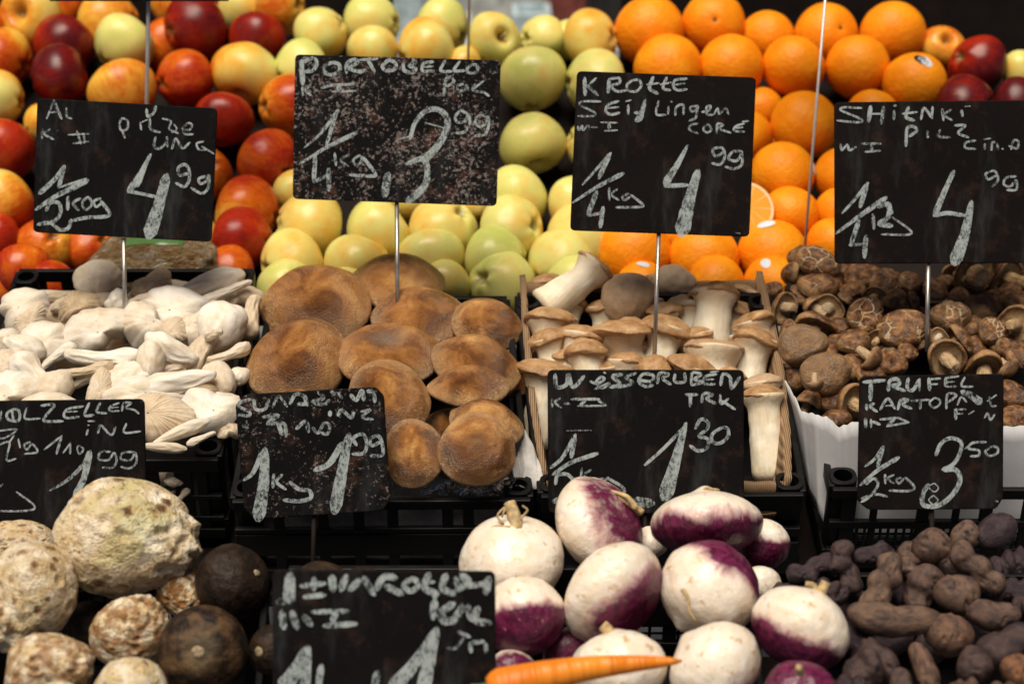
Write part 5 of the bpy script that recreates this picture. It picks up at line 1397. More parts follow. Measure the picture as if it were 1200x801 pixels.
for a in [
 ('T', 959, 307, 50, 'shiitake cap with white scratched cracks, topmost at the back left', (.25, .55, .8), .9, .1, .9, -.03),
 ('T', 936, 300, 28, 'small smooth shiitake cap at the very back left', (-.3, .8, .5), .1),
 ('S', 926, 320, 34, 'shiitake on its side in the back left crate corner', (-.95, .2, .2), .1, 0, 1, .0),
 ('S', 946, 320, 28, 'shiitake stem end showing under the white scratched cap', (.8, .5, -.3), .1, .3),
 ('T', 957, 336, 46, 'lumpy shiitake cap under the white scratched cap', (.0, .85, .5), .3, 0, .8, -.01),
 ('T', 986, 314, 34, 'shiitake cap at the back beside the lower corner of the Shitaki sign', (.2, .8, .5), .2, 0, 1, .01),
 ('U', 917, 360, 38, 'shiitake showing pale underside at the left crate wall', (-.55, .1, -.82), .2, .3, 1, 0, .8),
 ('S', 951, 357, 30, 'torn shiitake with its pale flesh showing, left of centre', (-.7, .5, -.4), .3, .4, 1, .0),
 ('U', 972, 361, 36, 'shiitake with a flat pale face above the tan smooth cap', (.3, .1, -.95), .2, .5, 1, 0, .3),
 ('T', 1015, 369, 46, 'round shiitake cap with cream polygon cracks', (.05, .45, .9), .8, 0, 1, -.02),
 ('T', 1011, 323, 46, 'mid-brown shiitake cap under the lower left corner of Shitaki sign', (-.2, .75, .6), .3, 0, .85),
 ('T', 1039, 332, 44, 'wrinkled brown shiitake cap under the Shitaki sign', (.25, .6, .7), .5),
 ('U', 955, 382, 50, 'shiitake with a rolled brown rim behind the tan smooth cap', (.1, .75, -.6), .1, .1, 1, .01),
 ('T', 940, 404, 60, 'smooth tan shiitake cap, large, at the left crate wall', (-.28, .42, .86), .0, .75, .85, -.02),
 ('T', 1001, 401, 46, 'speckled shiitake cap between the tan cap and the stick', (.1, .7, .6), .25, .1, .8),
 ('T', 1058, 386, 62, 'largest shiitake cap with white cracks along its top, left of stick', (-.05, .65, .75), .6, .1, .92, -.02),
 ('U', 922, 386, 26, 'shiitake edge poking out beside the king oyster box', (-.8, .3, .4), .1, 0),
 ('T', 984, 384, 30, 'dark shiitake cap behind the speckled one', (.2, .6, .7), .1, 0, 1, .02),
 ('S', 992, 350, 24, 'small broken shiitake piece left of the cracked cap', (.6, .6, .2), .4, .2),
 ('T', 1066, 331, 32, 'shiitake cap with a white edge line, left of the Shitaki stick', (.4, .6, .7), .5),
 ('S', 1070, 353, 26, 'yellowish shiitake stem lying left of the stick', (.95, .2, .1), .1, .1, 1, 0, 1.1),
 ('T', 1096, 340, 30, 'brown shiitake cap just right of the Shitaki stick', (.1, .6, .7), .2),
 ('T', 1107, 330, 20, 'smallest orange-brown shiitake at the back', (0, .7, .7), .1, .1),
 ('U', 1141, 320, 66, 'large shiitake at the back right turned up, showing round cut stem', (.1, .2, -.95), .3, .1, .75, -.02, 1.1),
 ('U', 1178, 326, 48, 'shiitake with curved rim at the back right', (-.5, .3, -.8), .1, 0, 1.1),
 ('T', 1150, 361, 48, 'irregular orange-brown shiitake cap right of the pale cracked one', (.4, .75, .5), .1, .15, .8, .01),
 ('T', 1113, 371, 46, 'pale cracked shiitake cap with a tiny mushroom on it, near stick', (.0, .62, .78), .65, .35, .85, -.02),
 ('T', 1111, 357, 14, 'tiny pale shiitake button resting on the pale cracked cap', (0, .7, .7), .3, 1, 1, -.045),
 ('T', 1164, 388, 36, 'dark shiitake cap with a window of white cracks', (.05, .4, .9), .75, .1),
 ('S', 1101, 394, 22, 'shiitake whose round white stem end points forward', (.3, .2, -.9), .1, 1, 1, -.02, 1.2),
 ('S', 1126, 397, 38, 'rough shiitake on its side above the upturned one', (.8, .5, -.1), .4, .1),
 ('U', 1107, 419, 50, 'upturned shiitake with its stem pointing down at the Trüffel sign', (-.15, .35, -.92), .2, .25, 1, -.02),
 ('U', 1152, 429, 52, 'shiitake with a broad grey-brown rim just above the Trüffel sign', (.05, .75, -.65), .1, .15, 1, 0),
 ('S', 1182, 433, 30, 'shiitake stem sticking up right of the Trüffel sign', (.5, -.6, .3), .1, .2),
 ('U', 1191, 380, 46, 'shiitake at the right edge with stem facing forward', (.4, .2, -.9), .1, .1, 1, -.01),
 ('T', 1195, 356, 38, 'dark shiitake cap at the right edge, behind the stem-forward one', (.2, .7, .6), .1),
 ('T', 1196, 420, 34, 'dark shiitake cap at the right edge with a pale ring', (.3, .5, .8), .5),
 ('T', 1046, 424, 36, 'brown shiitake cap touching the top of the Trüffel sign, left', (.1, .5, .8), .3, 0, 1, -.01),
 ('T', 1064, 412, 26, 'small shiitake cap wedged left of the Shitaki stick foot', (.4, .5, .7), .2),
 ('S', 1077, 402, 20, 'curled shiitake rim at the foot of the Shitaki stick', (-.4, .6, .4), .1, .2),
 ('T', 967, 438, 60, 'broad tan shiitake cap with a pale nipple in the middle', (.05, .45, .9), .15, .65, .9, -.025),
 ('S', 955, 452, 24, 'pale shiitake stem below the broad tan cap', (.1, -.95, .2), .0, .5, 1, -.05, 1.2),
 ('U', 950, 470, 48, 'dark ragged shiitake rim leaning on the torn white paper', (.45, .8, -.1), .3, 0, .6, .01),
 ('T', 1002, 430, 36, 'brown shiitake cap behind the upper left of the Trüffel sign', (.5, .5, .7), .1, .1, 1, .01),
 ('S', 1022, 421, 34, 'shiitake stem chunk with a cut end, above the Trüffel sign', (.7, -.6, .2), .2, .3, 1, -.02),
 ('U', 998, 472, 50, 'shiitake rim curling behind the left edge of the Trüffel sign', (-.5, .3, -.75), .1, .1, 1, .01),
 ('T', 980, 490, 34, 'shiitake cap peeking over the torn white paper', (0, .8, .6), .2, 0, .8, .01),
 ('T', 1186, 463, 44, 'shiitake cap right of the Trüffel sign, upper of two', (.2, .6, .7), .2),
 ('T', 1188, 490, 36, 'shiitake cap right of the Trüffel sign, lower of two', (.1, .6, .7), .1),
 ('T', 1085, 470, 70, 'shiitake cap hidden behind the Trüffel sign', (0, .6, .7), .3),
 ('T', 1130, 345, 34, 'dark shiitake cap in the gap behind the pale cracked one', (0, .6, .7), .1, 0, 1, .03),
 ('T', 1035, 356, 34, 'dark shiitake cap in the gap below the wrinkled one', (.3, .6, .7), .2, 0, 1, .03),
 ('T', 1080, 375, 34, 'dark shiitake cap in the gap around the Shitaki stick', (.3, .5, .7), .1, 0, 1, .04),
 ('T', 1140, 405, 36, 'dark shiitake cap in the gap left of the cracked window cap', (.3, .5, .7), .1, 0, 1, .03),
 ('T', 1180, 405, 40, 'dark shiitake cap in the gap below the stem-forward one', (.1, .5, .7), .1, 0, 1, .03),
 ('T', 978, 410, 40, 'dark shiitake cap in the gap right of the tan smooth cap', (.1, .5, .7), .1, 0, 1, .04),
 ('T', 930, 440, 40, 'dark shiitake cap in the gap above the torn white paper', (.1, .5, .7), .1, 0, 1, .04),
 ('T', 905, 340, 24, 'dark shiitake bit in the far left corner of its crate', (.1, .5, .7), .1, 0, 1, .02),
 ('T', 975, 332, 30, 'dark shiitake cap squeezed between the lumpy one and the mid-brown one', (.3, .7, .6), .1, 0, 1, .01),
 ('T', 1000, 340, 28, 'dark shiitake cap below the mid-brown one at the back', (-.3, .7, .6), .1, 0, 1, .01),
 ('U', 1025, 348, 30, 'small upturned shiitake above the polygon-cracked one', (.3, .3, -.8), .1, 0, 1, .0),
 ('T', 1052, 352, 34, 'brown shiitake cap between the wrinkled one and the largest', (.1, .7, .6), .2, 0, 1, .0),
 ('T', 1125, 348, 28, 'brown shiitake cap behind the tiny pale button', (-.1, .7, .6), .1, .1, 1, .0),
 ('U', 1120, 320, 34, 'small upturned shiitake at the back just right of the Shitaki stick', (-.2, .3, -.8), .1, 0, 1, .0),
 ('T', 1165, 352, 32, 'dark glossy shiitake cap behind the irregular orange-brown one', (.3, .7, .6), .1, 0, 1, .01),
 ('T', 1183, 345, 32, 'brown shiitake cap under the curved rim at the back right', (-.2, .7, .6), .1, 0, 1, .0),
 ('T', 1088, 395, 30, 'dark shiitake cap just right of the Shitaki stick foot', (.2, .6, .7), .1, 0, 1, .015),
 ('T', 1135, 382, 32, 'brown shiitake cap between the pale cracked and the window cap', (-.2, .6, .7), .1, .1, 1, .0),
 ('T', 1183, 410, 32, 'brown shiitake cap right of the window cap', (.2, .6, .7), .15, 0, 1, .0),
 ('U', 1028, 398, 30, 'small upturned shiitake between the speckled cap and the largest', (.2, .3, -.8), .1, .1, 1, .0),
 ('T', 1020, 440, 34, 'dark shiitake cap behind the top left letters of the Trüffel sign', (.2, .6, .7), .1, 0, 1, .01),
 ('T', 925, 420, 30, 'dark shiitake cap at the left wall below the tan smooth cap', (-.3, .6, .7), .1, 0, 1, .01),
 ('T', 940, 345, 30, 'dark shiitake cap above the torn one, near the left corner', (-.1, .7, .6), .1, 0, 1, .01),
 ('T', 975, 470, 36, 'dark shiitake cap in the gap above the paper, left of the Trüffel sign', (.1, .6, .7), .1, 0, 1, .02),
]: shii(*a)

# ---- oyster mushrooms
def shell(seed, gill=0.0):
    """thin wavy cap: top and under side of a polar grid; gilled ones show their ribbed side upwards"""
    r = random.Random(seed + 400); ph = r.uniform(0, 6); ph2 = r.uniform(0, 6); ph3 = r.uniform(0, 6)
    lobe = r.uniform(.08, .18); wv = r.uniform(.10, .2); dome = r.uniform(.30, .48); ox, oy_ = r.uniform(-.3, .3), r.uniform(-.45, -.1)
    NR, NS = 18, 120 if gill else 72
    vs, fs = [], []
    def pt(q, th, side):
        c0, s0 = math.cos(th), math.sin(th)
        n1 = noise.noise(Vector((c0 * 1.4, s0 * 1.4, seed * 3.1))); n2 = noise.noise(Vector((c0 * 4, s0 * 4, seed * 1.7)))
        R_ = 1 + lobe * math.sin(2 * th + ph) + .08 * math.sin(3 * th + ph2) + .20 * n1 + .05 * n2
        x, y = c0 * q * R_, s0 * q * R_
        x += ox * (1 - q) ; y += oy_ * (1 - q)
        z = dome * (1 - q ** 2.2) - .10 * math.exp(-(q / .3) ** 2)
        z += (wv * math.sin(2 * th + ph3) + wv * .7 * math.sin(3 * th + ph) + .07 * n2) * q ** 2
        z += +.12 * noise.noise(Vector((x * 1.5, y * 1.5, seed))) + .02 * noise.noise(Vector((x * 5, y * 5, seed)))
        t = .44 * (1 - q ** 3) + .13
        if q > .78: t *= math.sqrt(max(0.01, 1 - ((q - .78) / .22) ** 2))
        rib = 0
        if gill:
            rib = gill * (.028 * math.sin(34 * th + 5 * noise.noise(Vector((c0 * 2, s0 * 2, seed))) + 2 * q) + .03 * noise.noise(Vector((c0 * 9, s0 * 9, q)))) * min(1, q * 1.4)
        if side: z += t / 2 + rib
        else: z -= t / 2
        return Vector((x, y, z))
    for side in (1, 0):
        for i in range(NR + 1):
            q = max(.01, (i / NR)) ** .8
            for k in range(NS): vs.append(pt(q, 6.28318 * k / NS, side))
    H_ = (NR + 1) * NS
    for i in range(NR):
        for k in range(NS):
            a0 = i * NS + k; b0 = i * NS + (k + 1) % NS
            fs.append((a0, a0 + NS, b0 + NS, b0)); fs.append((H_ + a0, H_ + b0, H_ + b0 + NS, H_ + a0 + NS))
    for k in range(NS):
        a0 = NR * NS + k; b0 = NR * NS + (k + 1) % NS
        fs.append((a0, H_ + a0, H_ + b0, b0))
    return fixn(mk('cap', vs, fs))
def roll(seed):
    r = random.Random(seed + 500); b = r.uniform(-.35, .35); ph = r.uniform(0, 6)
    def f(v):
        x = v.x
        prof = math.sqrt(max(0, 1 - abs(x) ** 3)) 
        rad = (.8 + .30 * math.sin(1.9 * x + ph) + .22 * max(0, x) ** 2)
        yz = Vector((v.y, v.z)); 
        if yz.length > 1e-5: yz = yz.normalized() * prof * rad
        y, z = yz.x, yz.y
        y *= 1 + .15 * nz(v, 1.5, seed); z *= 1 + .2 * nz(v, 1.5, seed + 3)
        y += b * (1 - x * x) * 1.1
        q = Vector((x, y, z))
        return q + Vector((0, nz(v, 2.4, seed), nz(v, 2.4, seed + 8))) * .13
    vs, fs = ico(5, f)
    return mk('oyster_mushroom', vs, fs)
def egg(seed):
    def f(v):
        k = 1 + .12 * nz(v, 1.3, seed) + .05 * nz(v, 3, seed)
        z = v.z * .8 - .20 * math.exp(-((v.x - .2 * v.y) / .14) ** 2) * max(0, -v.y + .1) * .6
        return Vector((v.x * k * (1 + .22 * v.y), v.y * k, z * k))
    vs, fs = ico(5, f)
    return mk('oyster_mushroom', vs, fs)
OSH = [shell(s) for s in range(6)]; OGL = [shell(s + 20, 1.0) for s in range(4)]
ORO = [roll(s) for s in range(6)]; OEG = [egg(s) for s in range(3)]
OST = [mk('stem', *tube([Vector((0, -.5, -.15)), Vector((.05, -.8, -.4)), Vector((.1 * (s - 1), -1.15, -.7)), Vector((.2 * (s - 1), -1.4, -1.0)), Vector((.2 * (s - 1), -1.45, -1.05))], [.42, .34, .27, .22, .1], 14)) for s in range(3)]
GM = 'white oyster mushrooms in the crate'
orr = random.Random(33)
def oy(kind, px, py, wpx, hpx, ang, label, beige=.2, brown=0.0, dz=0.0, tilt=.45, thick=1.0):
    """ang: rotation on screen in degrees (counter-clockwise); w along it"""
    d = crate_d(min(py, 560)) - .012 + dz; k = .5 / FPX * d
    wpx *= 1.18; hpx *= 1.18
    a = math.radians(ang)
    ax = (orr.uniform(-.15, .15), tilt, 1.0)
    zc = Vector(ax).normalized()
    foreshort = max(.55, zc.z)
    m = Matrix.Translation(P(px, py, d)) @ orient(ax, 0, (math.cos(a), math.sin(a), 0))
    col_ = (min(1, beige * 1.35), brown, 0)
    if kind in 'SG':
        sc = (wpx * k, hpx * k / foreshort, min(wpx, hpx) * k * 1.15 * thick)
        t = root('oyster_mushroom', label, 'mushroom', GM, m @ Matrix.Diagonal((*sc, 1)))
        link('cap', (OSH[orr.randrange(6)] if kind == 'S' else OGL[orr.randrange(4)]), M['oyster'], t, col_)
        st_ = OST[orr.randrange(3)]
        if py < 470: link('stem', st_, M['oyster'], t, (.1, 0, 0)).scale = (.75, .75, .75)
    else:
        sc = (wpx * k, hpx * k, hpx * k * thick)
        o = link('oyster_mushroom', (ORO if kind == 'R' else OEG)[orr.randrange(6 if kind == 'R' else 3)], M['oyster'], None, col_)
        o.matrix_world = m @ Matrix.Diagonal((*sc, 1))
        tag(o, label, 'mushroom', GM)
for a in [
 ('E', 115, 330, 48, 44, 10, 'smooth egg-shaped oyster cap at the back, under the pilze sign', .35),
 ('S', 28, 362, 58, 38, 10, 'mounded oyster cap at the back left of the crate', .25, 0, -.02),
 ('G', 36, 376, 36, 36, -30, 'curled oyster cap hanging from the mounded one, back left', .5, .1, -.01),
 ('R', 66, 346, 54, 14, 8, 'long thin oyster stem lying along the back left', .45),
 ('G', 92, 359, 36, 32, 30, 'frilly yellowish oyster cap behind the large flat white one', .75, .15, -.01),
 ('S', 116, 358, 32, 28, 0, 'small shaded oyster cap left of the pilze stick', .5, .2, .02),
 ('R', 77, 353, 36, 13, 38, 'slanting oyster stem left of the frilly yellowish cap', .5),
 ('R', 135, 354, 30, 22, 80, 'white oyster stem standing just left of the pilze stick', .1, 0, -.01),
 ('S', 112, 386, 68, 46, 5, 'large flat white oyster cap with a brownish dent, beside the stick', .12, .12, -.02),
 ('S', 168, 382, 44, 50, 70, 'greyish oyster cap just right of the foot of the pilze stick', .25, .05, -.02),
 ('S', 52, 402, 56, 40, 20, 'white folded oyster cap left of the large flat one', .15, 0, -.01),
 ('R', 123, 416, 82, 28, -3, 'long white sausage-like oyster lobe below the stick foot', .0, 0, -.04),
 ('R', 68, 419, 44, 16, 40, 'slanting white oyster stem left of the long white lobe', .15, 0, -.02),
 ('R', 28, 408, 48, 26, -25, 'white oyster lobe slanting down near the left edge', .1, 0, -.02),
 ('S', 6, 404, 36, 42, 80, 'oyster cap cut by the left edge, rear', .3),
 ('R', 102, 432, 54, 18, 10, 'beige rolled oyster stem under the long white lobe', .65, .1, -.04),
 ('R', 38, 438, 56, 34, -42, 'thick white oyster lobe slanting above the Knollzeller sign', .1, 0, -.03),
 ('S', 7, 430, 38, 32, 0, 'beige oyster cap cut by the left edge, middle', .55, 0, -.01),
 ('S', 12, 459, 58, 46, -20, 'white oyster cap at the left edge just over the Knollzeller sign', .05, 0, -.03),
 ('E', 64, 455, 40, 38, 20, 'beige oyster lobe just over the Knollzeller sign', .4, 0, -.03),
 ('R', 93, 450, 46, 15, 42, 'thin oyster stem slanting behind the Knollzeller sign top', .25, .1, -.01),
 ('G', 117, 455, 40, 24, 80, 'upright gilled oyster fin at the Knollzeller sign top edge', .5, .05, -.03),
 ('S', 145, 448, 60, 44, 10, 'white oyster cap above the right corner of the Knollzeller sign', .1, 0, -.02),
 ('G', 178, 335, 44, 32, 20, 'frilly yellow-brown oyster gills at the back, right of the stick', .85, .35, -.01),
 ('R', 180, 348, 50, 15, 16, 'pale oyster rim under the frilly yellow-brown gills', .5, 0, -.03),
 ('R', 240, 338, 86, 26, 22, 'long oyster cap edge slanting up to the back right corner', .35, 0, -.01),
 ('R', 262, 344, 62, 14, 28, 'narrow oyster stem along the long slanting cap edge', .25, 0, -.03),
 ('S', 280, 347, 40, 32, 0, 'grey-beige oyster cap in the back right corner of the crate', .55, .12, .0),
 ('S', 205, 366, 82, 46, -8, 'broad white oyster cap in the middle right of the crate', .03, 0, -.01),
 ('G', 203, 388, 28, 28, 60, 'small beige torn oyster fin under the broad white cap', .55, .05, -.03),
 ('S', 226, 386, 38, 34, -60, 'beige drooping edge of oyster beside the small torn fin', .4, 0, -.02),
 ('E', 259, 384, 48, 56, -15, 'big smooth white egg-like oyster lobe near the right wall', .0, 0, -.03),
 ('R', 295, 372, 50, 28, 85, 'beige oyster cap standing along the right crate wall', .6, .05, -.01),
 ('R', 250, 391, 20, 13, 20, 'tiny curled oyster bud on the big egg-like lobe', .35, .1, -.07),
 ('R', 268, 413, 46, 18, 25, 'small oyster mushroom with curved stem right of the egg-like lobe', .4, .05, -.04),
 ('E', 177, 425, 28, 46, 5, 'grey-white egg-shaped oyster standing upright in the middle', .25, .03, -.04),
 ('R', 201, 407, 60, 24, -28, 'smooth white oyster stem slanting right of the grey-white egg', .05, 0, -.05),
 ('G', 236, 412, 44, 24, 70, 'upright ruffled oyster edge left of the small curved-stem mushroom', .5, .1, -.03),
 ('E', 254, 447, 42, 36, -70, 'grey egg-shaped oyster above the small clipped sign', .35, .05, -.02),
 ('E', 281, 441, 20, 20, 0, 'little round oyster bud at the right crate wall', .2, 0, -.01),
 ('R', 206, 446, 82, 24, 12, 'long white oyster cap edge right of the Knollzeller sign', .0, 0, -.05),
 ('G', 236, 457, 28, 30, -10, 'dark gilled oyster piece under the long white edge', .75, .35, -.03),
 ('R', 204, 431, 42, 14, 24, 'thin greyish oyster stem behind the long white edge', .4, .15, -.02),
 ('S', 172, 463, 80, 36, 0, 'wide pale oyster cap touching the Knollzeller sign corner', .12, 0, -.03),
 ('R', 264, 469, 30, 20, 0, 'small oyster stem end near the small clipped sign', .3, 0, -.02),
 ('G', 188, 489, 62, 50, -15, 'beige fan-shaped oyster cap with a notched edge, front', .6, 0, -.05),
 ('S', 240, 483, 70, 46, 30, 'large pointed white oyster cap in the front right corner', .0, 0, -.03),
 ('R', 212, 506, 60, 13, 25, 'pale rolled oyster rim under the large pointed white cap', .2, 0, -.05),
 ('R', 236, 514, 32, 10, 30, 'thin oyster stem beside the front corner post', .35, 0, -.04),
 ('R', 190, 524, 50, 10, -3, 'thin oyster stem lying along the front rail', .45, 0, -.04),
 ('S', 268, 504, 24, 22, 0, 'beige oyster bit at the front right by the corner post', .6, 0, -.01),
 ('S', 60, 500, 90, 60, 0, 'white oyster cap hidden behind the Knollzeller sign, left', .2, 0, 0),
 ('S', 130, 505, 90, 60, 20, 'white oyster cap hidden behind the Knollzeller sign, right', .2, 0, 0),
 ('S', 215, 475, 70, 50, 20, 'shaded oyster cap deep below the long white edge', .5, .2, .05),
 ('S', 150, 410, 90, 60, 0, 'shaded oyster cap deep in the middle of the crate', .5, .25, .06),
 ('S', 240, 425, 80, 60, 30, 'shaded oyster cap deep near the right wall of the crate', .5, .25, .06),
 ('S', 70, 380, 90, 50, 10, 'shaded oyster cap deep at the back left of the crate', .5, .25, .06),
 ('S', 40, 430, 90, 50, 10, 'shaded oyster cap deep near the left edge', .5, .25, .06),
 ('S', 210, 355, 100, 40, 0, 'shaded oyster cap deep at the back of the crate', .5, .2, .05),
]: oy(*a)
# mushrooms seen through the front slots of the oyster crate
def oy_low(px, py, wpx, hpx, ang, label, d, beige=.5):
    k = .5 / FPX * d; a = math.radians(ang)
    o = link('oyster_mushroom', ORO[orr.randrange(6)], M['oyster'], None, (beige, .15, 0))
    o.matrix_world = Matrix.Translation(P(px, py, d)) @ orient((0, .3, 1), 0, (math.cos(a), math.sin(a), 0)) @ Matrix.Diagonal((wpx * k, hpx * k, hpx * k * .6, 1))
    tag(o, label, 'mushroom', GM)
oy_low(207, 556, 34, 20, 30, 'oyster mushroom seen through the upper front slot of its crate', 2.215)
oy_low(196, 582, 50, 16, 20, 'long oyster stem seen through the lower front slot of its crate', 2.225, .6)
oy_low(212, 580, 26, 12, 50, 'short oyster stem crossing the long one in the front slot', 2.215, .6)
oy_low(180, 560, 30, 40, 80, 'dim oyster cap behind the right edge of Knollzeller sign', 2.23, .7)
# ================================================================== ROOTS
# ---- turnips: local +z is the purple crown
def turnip_mesh(seed, sq=.74, tip=.25):
    def f(v):
        rho = math.hypot(v.x, v.y)
        k = 1 + .05 * nz(v, 1.2, seed) + .018 * nz(v, 4, seed)
        z = v.z * sq
        if v.z < 0: z -= tip * math.exp(-(rho / .20) ** 2)
        else: z -= .07 * math.exp(-(rho / .22) ** 2)
        return Vector((v.x * k, v.y * k, z * k))
    vs, fs = ico(5, f)
    return mk('skin', vs, fs)
def strand(pts, r0, r1, seg=8):
    q = smooth_pts(pts, 5); n = len(q)
    return fixn(mk('root_strand', *tube(q, [r0 + (r1 - r0) * i / (n - 1) for i in range(n)], seg)))
GT = 'white and purple turnips'
def turnip(px, py, wpx, axis, purple, label, seed, sq=.74, tip=.2, dz=-.03, asp=1.0, extras=(), spin=0.0):
    d = low_d(max(py, 600)) + dz; s = wpx / 2 / FPX * d
    R = orient(axis, spin)
    m = tf(P(px, py, d), R, Vector((s, s * asp, s)))
    t = root('turnip', label, 'turnip', GT, m)
    link('skin', turnip_mesh(seed, sq, tip), M['turnip'], t, (purple, 0, 0))
    inv = m.inverted()
    for nm, pts, r0, r1 in extras:       # pts in photo pixels with a depth offset
        q = [inv @ P(x, y, d + o) for x, y, o in pts]
        o = link(nm, strand(q, r0 / wpx * 2, r1 / wpx * 2), M['root_stub'], t)
turnip(600, 655, 124, (.05, -.9, -.4), 1.6, 'white turnip with a dried stalk on top, behind the Karotten sign', 1, .80, .0, -.02,
       extras=[('leaf_stub', [(606, 622, -.02), (603, 606, -.015), (597, 588, -.01)], 9, 7),
               ('root_hair', [(590, 614, -.02), (583, 604, -.02), (592, 594, -.02), (588, 606, -.02)], 1.6, 1.2),
               ('root_hair', [(606, 612, -.02), (614, 603, -.02), (618, 597, -.02), (612, 592, -.02)], 1.6, 1.2),
               ('root_hair', [(598, 617, -.025), (580, 616, -.02), (572, 622, -.02)], 1.6, .8)])
turnip(702, 615, 122, (.62, .45, .42), .34, 'turnip tilted left to right with a purple band, below the Wasserrüben sign', 2, .66, .1, -.03,
       extras=[('leaf_stub', [(752, 600, -.0), (738, 590, -.005), (722, 580, -.005)], 5, 3), ('leaf_stub', [(745, 596, -.01), (735, 582, -.01), (716, 575, -.005)], 4, 2)])
turnip(764, 634, 40, (.2, .6, .5), 1.2, 'small pale turnip wedged between two large ones', 3, .8, .0, .03)
turnip(893, 638, 66, (.05, -.75, .45), .12, 'turnip behind the right of the widest one, white top and purple below', 4, .9, .1, .02)
turnip(828, 613, 132, (.02, -.93, .22), -.03, 'widest turnip, white on top with a purple band below', 5, .56, .12, -.05, extras=[
       ('root_hair', [(822, 580, -.0), (828, 571, -.005), (836, 574, -.005)], 2.2, 1.2), ('root_hair', [(836, 579, -.0), (842, 574, -.005), (830, 572, -.01)], 2, 1)])
turnip(890, 686, 52, (0, -.5, .6), 1.2, 'white turnip mostly hidden between three others on the right', 6, .8, .0, .01)
turnip(719, 694, 134, (.62, -.52, .52), .33, 'turnip with a large purple patch at its lower right, centre', 7, .68, .12, -.06, asp=1.0)
turnip(831, 690, 118, (.62, .72, -.28), .30, 'round turnip with purple top and right rim, middle right', 8, .95, .1, -.06, extras=[
       ('root_hair', [(800, 690, -.055), (806, 700, -.06), (808, 716, -.06), (816, 728, -.058)], 3.0, 1.2)])
turnip(613, 722, 98, (.25, -.82, .45), .02, 'turnip right behind the Karotten sign, white above dark purple', 9, .95, .1, -.045)
turnip(668, 766, 64, (.2, -.2, .9), -.2, 'shadowed purple turnip low between its neighbours', 10, .8, .1, .02)
turnip(938, 736, 118, (-.45, -.82, .28), .22, 'turnip farthest right, white with purple lower left and dried stub', 11, .80, .1, -.07, extras=[
       ('leaf_stub', [(958, 700, .0), (964, 690, .0), (968, 681, .0)], 7, 6), ('root_hair', [(958, 698, .0), (954, 686, .0), (944, 683, .0)], 4, 3)])
turnip(725, 784, 114, (.1, -.9, .3), .62, 'white turnip behind the carrot tip, pale stub on top', 12, .80, .05, -.05, extras=[
       ('leaf_stub', [(716, 746, -.0), (712, 738, -.0), (706, 732, -.0)], 8, 7)])
turnip(839, 780, 114, (.62, -.62, .2), .62, 'white turnip right of the carrot tip', 13, .85, .08, -.07)
turnip(938, 814, 86, (.05, .55, .8), .10, 'purple topped turnip cut by the bottom edge', 14, .80, .1, -.08, extras=[
       ('root_hair', [(938, 788, -.036), (937, 784, -.045), (936, 781, -.05)], 5, 4)])
turnip(598, 792, 66, (.1, -.3, .9), -.1, 'dark purple turnip low behind the Karotten sign corner', 15, .8, .1, .0)

# ---- celeriac
def celeriac_mesh(seed, knob, amp=.10, el=1.0):
    kd = Vector(knob).normalized()
    r = random.Random(seed)
    pits = [(Vector((r.gauss(0, 1), r.gauss(0, 1), r.gauss(0, 1) + .5)).normalized(), r.uniform(.06, .13)) for _ in range(24)]
    def f(v):
        k = 1 + amp * .8 * nz(v, 1.3, seed) + .03 * nz(v, 3.2, seed + 2) + .010 * nz(v, 8, seed)
        a = max(0, v.dot(kd))
        k += .30 * a ** 5 + a ** 4 * (.16 * nz(v, 5, seed + 4) + .08 * nz(v, 11, seed))
        for p, w_ in pits:
            q = (v - p).length
            k += -.055 * math.exp(-(q / w_) ** 2) + .030 * math.exp(-((q - w_ * 1.3) / (w_ * .5)) ** 2)
        return v * k
    vs, fs = ico(6, f)
    return mk('celeriac', vs, fs)
def celeriac(px, py, w_, h_, knob, brown, green, label, seed, dz=-.03, amp=.10):
    d = low_d(max(py, 600)) + dz
    k = .5 / FPX * d
    o = link('celeriac', celeriac_mesh(seed, knob, amp), M['celeriac'], None, (brown, green, 0))
    o.matrix_world = Matrix.Translation(P(px, py, d)) @ orient((0, 0, 1)) @ Matrix.Diagonal((w_ * k, h_ * k, (w_ + h_) / 2 * k, 1))
    tag(o, label, 'celeriac', 'celeriac roots at the bottom left')
celeriac(28, 641, 84, 62, (-.5, .3, .3), .35, .2, 'celeriac half hidden under the Knollzeller sign, farthest back', 5, .02)
celeriac(143, 629, 152, 138, (.95, -.18, .3), .12, .5, 'largest celeriac, pale with a knobby brown end pointing right', 1, -.06)
celeriac(38, 692, 106, 116, (-.3, -.5, .3), .30, .15, 'beige spotted celeriac at the left edge below the largest', 2, -.05)
celeriac(57, 784, 104, 88, (.6, .3, .6), .75, .1, 'brownish knobbly celeriac near the bottom left corner', 3, -.07, .15)
celeriac(152, 744, 94, 84, (.3, .6, .5), .85, .0, 'brown mottled celeriac under the largest one', 4, -.02, .14)
celeriac(153, 812, 86, 84, (0, -1, 0), .10, .5, 'pale yellowish celeriac cut by the bottom edge', 6, -.08)
celeriac(213, 690, 58, 62, (.4, -.4, .5), 1.0, .0, 'dark brown celeriac squeezed between the largest and the black radish', 7, .0)
celeriac(66, 838, 84, 80, (0, -1, 0), .1, .3, 'pale celeriac whose top just shows at the bottom edge', 8, -.09)

